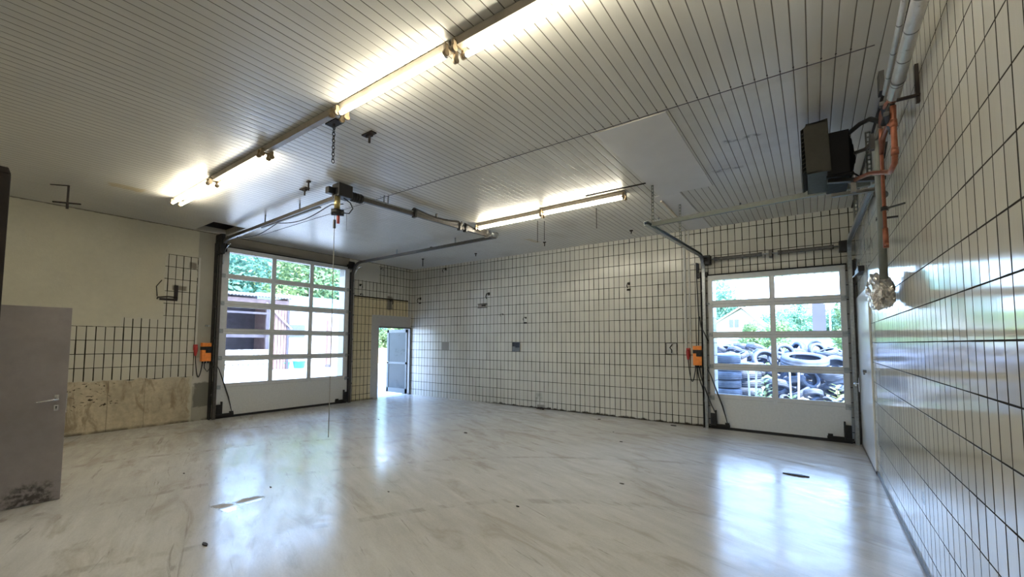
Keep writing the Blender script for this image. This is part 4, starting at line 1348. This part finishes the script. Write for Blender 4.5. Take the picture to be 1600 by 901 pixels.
for i, (x, y, z, row, col_) in enumerate(spots):
    k = (i * 7 + 3) % 3
    s_ = rnd.uniform(.85, 1.25)
    if first[k]:
        o = prot[k]; first[k] = False; o.location = (x, y, z)
    else:
        o = dup(prot[k], (x, y, z))
    o['label'] = '%s leafy tree, %s from the left, in the %s row on the hillside' % (['tall green', 'blue green', 'small pale'][k], ['first', 'second', 'third', 'fourth', 'fifth', 'sixth', 'seventh', 'eighth', 'ninth', 'tenth'][col_], ['nearest', 'second', 'third', 'farthest'][row])
    o.rotation_euler = (0, 0, rnd.uniform(0, 6.28)); o.scale = (s_, s_, s_ * rnd.uniform(.9, 1.1))

# shed with a corrugated roof
sh = thing('open_shed', (-29, 11, GZ), 'open fronted timber shed with corrugated roof outside the tall garage door', 'shed')
X0, X1 = -27.0, -31.5
ys = [6.0 + .09 * k for k in range(int((13.55 - 6.0) / .09) + 1)]
vs = []; fs = []
for k, y in enumerate(ys):
    b = .035 * (1 if k % 2 else -1)
    vs += [Vector((X0 + .35, y, 4.36 + b)), Vector((X1, y, 5.0 + b)), Vector((X0 + .35, y, 4.33 + b)), Vector((X1, y, 4.97 + b))]
for k in range(len(ys) - 1):
    a = 4 * k; b = a + 4
    fs += [(a, b, b + 1, a + 1), (a + 3, b + 3, b + 2, a + 2), (a, a + 2, b + 2, b)]
mb = MB(); mb._add(vs, fs); mb.build('corrugated_roof', 'corr', sh)
MB().box((X0, 6.0, 3.72), (X0 + .06, 13.4, 4.22)).build('fascia_board', 'wood_pink', sh)
MB().box((X0, 6.0, 3.30), (X0 + .10, 12.2, 3.42)).build('lintel_beam', 'wood_dark', sh)
MB().box((X1, 6.0, GZ), (X1 + .1, 13.4, 4.9)).build('rear_wall', 'wood_dark', sh)
MB().box((X0, 6.0, GZ), (X1, 6.1, 4.4)).build('side_wall', 'wood_dark', sh)
MB().box((X0, 13.3, GZ), (X1, 13.4, 4.4)).build('side_wall', 'wood_pink', sh)
m_ = MB()
for k in range(6): m_.box((X0 - .02, 12.22 + .19 * k, GZ), (X0 + .02, 12.22 + .19 * k + .16, 3.75))
m_.build('board_panel', 'wood_pink', sh)
for y in (8.6, 12.12, 13.36): MB().box((X0 - .02, y - .07, GZ), (X0 + .12, y + .07, 3.8)).build('post', 'wood_dark', sh)
MB().beam((X0 + .15, 12.0, 4.0), (X0 + .15, 13.55, 2.45), .03, .16, (1, 0, 0)).build('brace', 'wood_pale', sh)
MB().box((X0 - .1, 6.1, 1.9), (X0 - .05, 12.1, 2.1)).build('rail_board', 'wood_dark', sh)
rnd = random.Random(3)
for k in range(9):
    for l in range(3):
        y = 9.9 + .26 * k if l < 3 else 0
        if k == 8 and l == 2: continue
        m_ = MB().box((X0 + .5, y - .13, GZ + .42 * l), (X0 + .95 + rnd.uniform(-.05, .1), y + .12, GZ + .42 * l + .41))
        tag(m_.build('white_sack', 'sack', bevel=.06), 'white sack, %s from the left, in the %s layer before the open shed' % (['first', 'second', 'third', 'fourth', 'fifth', 'sixth', 'seventh', 'eighth', 'ninth'][k], ['bottom', 'middle', 'top'][l]), 'sack', 'white sacks stacked before the shed')
# pale outbuilding and wall
ob = thing('outbuilding', (-32, 16, GZ), 'pale teal roofed outbuilding with white wall right of the shed', 'building')
MB().box((-31.0, 14.2, GZ), (-33.0, 20.0, 4.2)).build('wall', 'white_wall', ob)
MB().prism([(-30.8, 14.0, 4.2), (-33.2, 14.0, 4.2), (-33.2, 14.0, 5.3), (-30.8, 14.0, 4.75)], (0, 6.4, 0)).build('roof', 'teal', ob)
m_ = MB()
for k in range(7): m_.box((-30.97, 14.5 + .8 * k, 3.0), (-30.93, 14.55 + .8 * k, 4.3))
m_.build('cladding_strip', 'alu', ob)
MB().box((-30.95, 15.2, 2.0), (-30.99, 16.6, 2.9)).build('window', 'win_dark', ob)
tag(MB().box((-28, 16.55, GZ), (-27.75, 16.8, 3.2)).build('fence_post', 'wood_pink', bevel=.01), 'tall reddish post before the pale outbuilding', 'post')
for k, (y, lb) in enumerate(((17.4, 'pale slatted yard fence right of the reddish post'),)):
    f_ = thing('slat_fence', (-28, y, GZ), lb, 'fence')
    for j in range(9): MB().box((-28.02, 16.9 + .32 * j, GZ), (-27.98, 17.1 + .32 * j, 1.8)).build('slat', 'wood_pale', f_)
    MB().box((-28.05, 16.9, 1.2), (-28.02, 19.7, 1.3)).box((-28.05, 16.9, .4), (-28.02, 19.7, .5)).build('rail', 'wood_pale', f_)
# low clutter along the yard edge
for k, (x, y, s_, mt, lb, ct, nm) in enumerate((
        (-27.3, 13.35, .34, 'plastic_blue', 'left turquoise tub on the yard by the shed', 'tub', 'plastic_tub'),
        (-27.3, 14.35, .38, 'plastic_blue', 'right turquoise tub on the yard by the shed', 'tub', 'plastic_tub'),
        (-27.2, 12.5, .22, 'wood_dark', 'dark block on the yard left of the turquoise tubs', 'block', 'timber_block'),
        (-27.2, 15.4, .26, 'wood_pink', 'reddish block on the yard right of the turquoise tubs', 'block', 'timber_block'),
        (-26.8, 10.4, .16, 'wood_dark', 'small dark stone at left on the yard', 'stone', 'stone'),
        (-27.1, 16.2, .20, 'wood_dark', 'dark stone on the yard before the reddish post', 'stone', 'stone'))):
    if nm == 'plastic_tub':
        m_ = MB().lathe([(0, 0), (s_ * .8, 0), (s_, s_ * 1.1), (s_ * 1.06, s_ * 1.1), (s_ * 1.06, s_ * 1.2), (s_ * .95, s_ * 1.2), (s_ * .75, .05), (0, .05)], (x, y, GZ), (0, 0, 1), 20)
        tag(m_.build(nm, mt), lb, ct)
    else:
        m_ = MB().lathe([(0, 0), (s_, 0), (s_ * .9, s_ * .6), (s_ * .5, s_ * .95), (0, s_)], (x, y, GZ), (0, .1, 1), 7, False)
        tag(m_.build(nm, mt), lb, ct)
# seen through the narrow doorway
tag(MB().box((-29.0, 20.0, GZ), (-29.4, 27, 1.15)).build('retaining_wall', 'yellow_wall'), 'yellow brown low wall seen through the narrow doorway', 'wall')
b1 = tree_proto('leafy_bush', 2.6, 1.5, 2600, .10, 'leaf', 21, 12, .05, 'left round bush behind the low wall seen through the narrow doorway', 'bush', 'bushes behind the low yellow brown wall')
b1.location = (-32.0, 22.6, GZ)
dup(b1, (-32.1, 24.8, GZ), (0, 0, 2.0), 'middle round bush behind the low wall seen through the narrow doorway')
dup(b1, (-31.9, 27.0, GZ), (0, 0, 4.0), 'right round bush behind the low wall seen through the narrow doorway')

# --- behind the right garage door
hs = thing('gabled_house', (-5.6, 46, GZ), 'white gabled house with dark windows beyond the tyre heap', 'house')
MB().prism([(-8.4, 45, GZ), (-3.3, 45, GZ), (-3.3, 45, 3.0), (-5.5, 45, 4.95), (-8.4, 45, 3.2)], (0, 8, 0)).build('wall', 'white_wall', hs)
m_ = MB().prism([(-8.9, 44.6, 3.0), (-5.5, 44.6, 5.2), (-5.5, 44.6, 5.05), (-8.9, 44.6, 2.85)], (0, 8.6, 0)); m_.prism([(-2.9, 44.6, 2.7), (-5.5, 44.6, 5.2), (-5.5, 44.6, 5.05), (-2.9, 44.6, 2.55)][::-1], (0, 8.6, 0)); m_.build('roof', 'roof_red', hs)
for x in (-6.55, -6.1):
    f_ = MB().box((x, 44.96, 3.2), (x + .36, 45.0, 3.95)).build('window', 'win_dark', hs)
hs2 = thing('low_building', (-7.4, 38, GZ), 'low dark roofed building left of the white gabled house', 'building')
MB().box((-9.5, 36, GZ), (-4.3, 39, 2.0)).build('wall', 'white_wall', hs2)
MB().prism([(-9.8, 35.6, 3.3), (-4.0, 35.6, 2.1), (-4.0, 35.6, 1.95), (-9.8, 35.6, 3.1)], (0, 4, 0)).build('roof', 'roof_dark', hs2)
tw = thing('silo_tower', (.7, 52, GZ), 'grey violet tower block on the horizon behind the trees', 'tower')
MB().box((-.05, 50, GZ), (1.0, 51.5, 6.0)).build('shaft', 'tower', tw)
MB().box((-.15, 49.9, 6.0), (1.1, 51.6, 6.25)).build('cap', 'roof_dark', tw)
mp = thing('lamp_post', (1.1, 40, GZ), 'slim pale post standing right of the grey violet tower', 'post')
MB().cyl((1.05, 40, GZ), (1.05, 40, 4.7), .06, 10).build('pole', 'alu', mp)
MB().beam((1.05, 40, 4.65), (.7, 40, 4.75), .06, .06).build('arm', 'alu', mp)
wb = thing('white_van_body', (-1.5, 30, GZ), 'long white flat roofed store behind the tyre heap', 'building')
MB().box((-2.2, 30, GZ), (1.9, 33, 2.1)).build('wall', 'white_wall', wb)
MB().box((-2.4, 29.8, 2.1), (2.1, 33.2, 2.22)).build('roof', 'alu', wb)
wb.name = 'storage_building'
q1 = tree_proto('leafy_tree', 8.6, 3.0, 5200, .17, 'leaf_blue', 31, 15, .17, 'tall tree left of the white gabled house', 'tree', 'trees beyond the tyre heap')
q1.location = (-7.6, 50, GZ)
for (x, y, s_, lb) in ((-10.5, 56, 1.1, 'tree at far left behind the white gabled house'), (-2.9, 58, .72, 'low tree right behind the white gabled house'), (-.9, 60, .80, 'round tree left of the grey violet tower'),
                       (-5.0, 64, .70, 'tree behind the roof of the white gabled house'), (1.6, 62, .72, 'tree right behind the grey violet tower'), (4.0, 60, .75, 'rightmost tree beyond the tyre heap')):
    o = dup(q1, (x, y, GZ), (0, 0, x), lb); o.scale = (s_, s_, s_)
q2 = tree_proto('leafy_bush', 3.2, 1.1, 2600, .09, 'leaf', 33, 11, .06, 'green shrub before the white gabled house', 'bush', 'shrubs beyond the tyre heap')
q2.location = (-2.9, 30, GZ)
for (x, y, s_, lb) in ((-1.9, 27, .95, 'shrub in the gap right of the white gabled house'), (1.25, 22, .9, 'shrub at the right edge beyond the tyre heap'), (1.5, 26, 1.25, 'taller shrub at the right edge beyond the tyre heap'), (-2.2, 34, 1.1, 'shrub behind the white flat roofed store')):
    o = dup(q2, (x, y, GZ), (0, 0, y), lb); o.scale = (s_, s_, s_)

# tyres
tp = MB()
ro, ri, wd = .315, .20, .20
pf = [(ri, -wd * .36), (ri + .012, -wd * .44), (ri + .05, -wd * .52), (ro - .04, -wd * .5), (ro - .012, -wd * .44), (ro, -wd * .30), (ro - .008, -wd * .16), (ro, -wd * .15), (ro, -.006), (ro - .008, -.004), (ro - .008, .004), (ro, .006), (ro, wd * .15), (ro - .008, wd * .16),
      (ro, wd * .30), (ro - .012, wd * .44), (ro - .04, wd * .5), (ro + .0 - .065, wd * .52), (ri + .012, wd * .44), (ri, wd * .36), (ri + .02, wd * .30), (ro - .03, wd * .2), (ro - .03, -wd * .2), (ri + .02, -wd * .30)]
tp.lathe(pf, (0, 0, 0), (0, 0, 1), 28, True, True)
tyre = tp.build('car_tyre', 'tyre', loc=(0, 0, 0))
used = [False]
TL = 0


def put_tyre(loc, rot, s_, label, grp):
    if not used[0]:
        o = tyre; used[0] = True
    else:
        o = tyre.copy(); COL.objects.link(o)
    o.location = loc; o.rotation_euler = rot; o.scale = (s_, s_, s_)
    tag(o, label, 'tyre', grp)


rnd = random.Random(5)
for ci, (x, y, n, cl) in enumerate(((-1.75, 11.6, 7, 'front left'), (-1.38, 12.35, 6, 'right hand'), (-2.25, 12.35, 7, 'far left'), (-1.95, 13.1, 7, 'rearmost'))):
    for k in range(n):
        put_tyre((x + rnd.uniform(-.03, .03), y + rnd.uniform(-.03, .03), GZ + .11 + .205 * k), (rnd.uniform(-.03, .03), rnd.uniform(-.03, .03), rnd.uniform(0, 6)), rnd.uniform(.94, 1.04),
                 'flat tyre, %s from the top, in the %s stack outside right garage door' % (['first', 'second', 'third', 'fourth', 'fifth', 'sixth', 'seventh'][n - 1 - k], cl), 'tyres in neat stacks')


def hill(x, y):
    h = 1.42 * math.exp(-((y - 14.3) / 2.3) ** 2) * (1 - .10 * max(0, x)) + .25 * math.sin(x * 2.3 + 1) * .4
    return max(.0, h)


for lay in range(3):
    for i in range(13):
        for j in range(5):
            x = -3.2 + i * .40 + rnd.uniform(-.14, .14); y = 12.0 + j * .62 + rnd.uniform(-.2, .2) + .2 * lay
            if x < -1.0 and y < 13.4: continue
            z = GZ + .12 + (hill(x, y)) * (lay + 1) / 3.0 * (.92 + rnd.uniform(-.05, .05))
            if lay and hill(x, y) < .3: continue
            a = rnd.random()
            rot = (rnd.uniform(-.5, .5), rnd.uniform(-.5, .5), rnd.uniform(0, 6)) if a < .7 else (rnd.uniform(1.0, 1.5), rnd.uniform(-.3, .3), rnd.uniform(-1, 1))
            put_tyre((x, y, z + .06), rot, rnd.uniform(.55, .88), 'loose tyre lying tilted in the big untidy heap outside the right garage door' if a < .7 else 'loose tyre standing on edge in the big untidy heap outside the right garage door', 'tilted tyres in the untidy heap' if a < .7 else 'tyres on edge in the untidy heap')
put_tyre((-1.02, 12.5, 1.24), (1.05, .25, .1), .95, 'large tyre with dark open centre lying on heap behind the left panes', None)
put_tyre((-.62, 12.6, 1.42), (1.45, .0, .4), .78, 'upright tyre on top of heap behind the central door bar', None)
put_tyre((-.20, 12.3, 1.22), (.22, .05, .1), 1.55, 'very large tyre lying across top of heap in right panes', None)
put_tyre((.35, 12.2, 1.10), (.6, -.3, .1), 1.1, 'tilted tyre at right of the very large tyre', None)
for k, (x, y, z) in enumerate(((-2.4, 15.5, 1.5), (-1.9, 15.6, 1.55), (-1.5, 15.4, 1.52))):
    put_tyre((x, y, z), (rnd.uniform(-.4, .4), rnd.uniform(-.4, .4), 0), .9, ['left','middle','right'][k] + ' tyre of three lying at the very back of the heap', 'tyres at the back of the heap')

for k, (x, y, lb) in enumerate(((-1.19, 10.7, 'left of the left pair of pale uprights before the tyres'), (-1.09, 10.75, 'right of the left pair of pale uprights before the tyres'),
                                (-.42, 10.7, 'left of the right pair of pale uprights before the tyres'), (-.31, 10.75, 'right of the right pair of pale uprights before the tyres'))):
    lean = .03 if k % 2 else -.02
    m_ = MB().beam((x, y, GZ), (x + lean, y + .03, 1.12 - .05 * (k % 2)), .035, .035)
    tag(m_.build('pale_upright', 'upright_bar'), lb, 'upright_bar')  # slim pale upright bars, set in pairs
for k, z in enumerate((.52, .30)):
    tag(MB().tube([(-2.2, 10.62, z + .02), (-.8, 10.6, z - .01), (.5, 10.62, z - .02)], .004, 6).build('fence_wire', 'alu'), ['upper', 'lower'][k] + ' thin fence wire before the tyres', 'wire')


def sapling(x, y, h_, label, seed):
    rr = random.Random(seed)
    e = thing('conifer_sapling', (x, y, GZ), label, 'sapling')
    MB().tube([(x, y, GZ), (x + .02, y, GZ + h_ * .6), (x, y, GZ + h_)], [.012, .009, .004], 6).build('stem', 'bark', e)
    m_ = MB()
    for i in range(26):
        t_ = .18 + .8 * i / 25
        zz = GZ + h_ * t_; ln = h_ * .42 * (1.08 - t_) + .05; a = i * 2.4 + rr.uniform(-.3, .3)
        dr = Vector((math.cos(a), math.sin(a), .45)).normalized()
        o_ = Vector((x, y, zz)); m_.tube([o_, o_ + dr * ln], [.004, .002], 4)
        for j in range(9):
            q = o_ + dr * ln * (.2 + .1 * j)
            for sgn in (-1, 1):
                sd = dr.cross(Vector((0, 0, 1))).normalized() * sgn
                tip = q + (sd * .9 + dr * .6).normalized() * (.055 * (1.2 - .08 * j))
                wv = dr * .008
                m_._add([q - wv, q + wv, tip], [(0, 1, 2)])
    m_.build('needles', 'leaf_pale', e)
    return e


sapling(-.86, 10.35, .98, 'pale green conifer sapling left of the middle door bar', 1)
sapling(-1.0, 10.55, .72, 'shorter sapling beside the left conifer sapling', 4)
sapling(.33, 10.35, .92, 'pale green conifer sapling at right pane edge before the tyres', 2)
sapling(-.38, 10.45, .66, 'small conifer sapling at foot of the right pale uprights', 3)
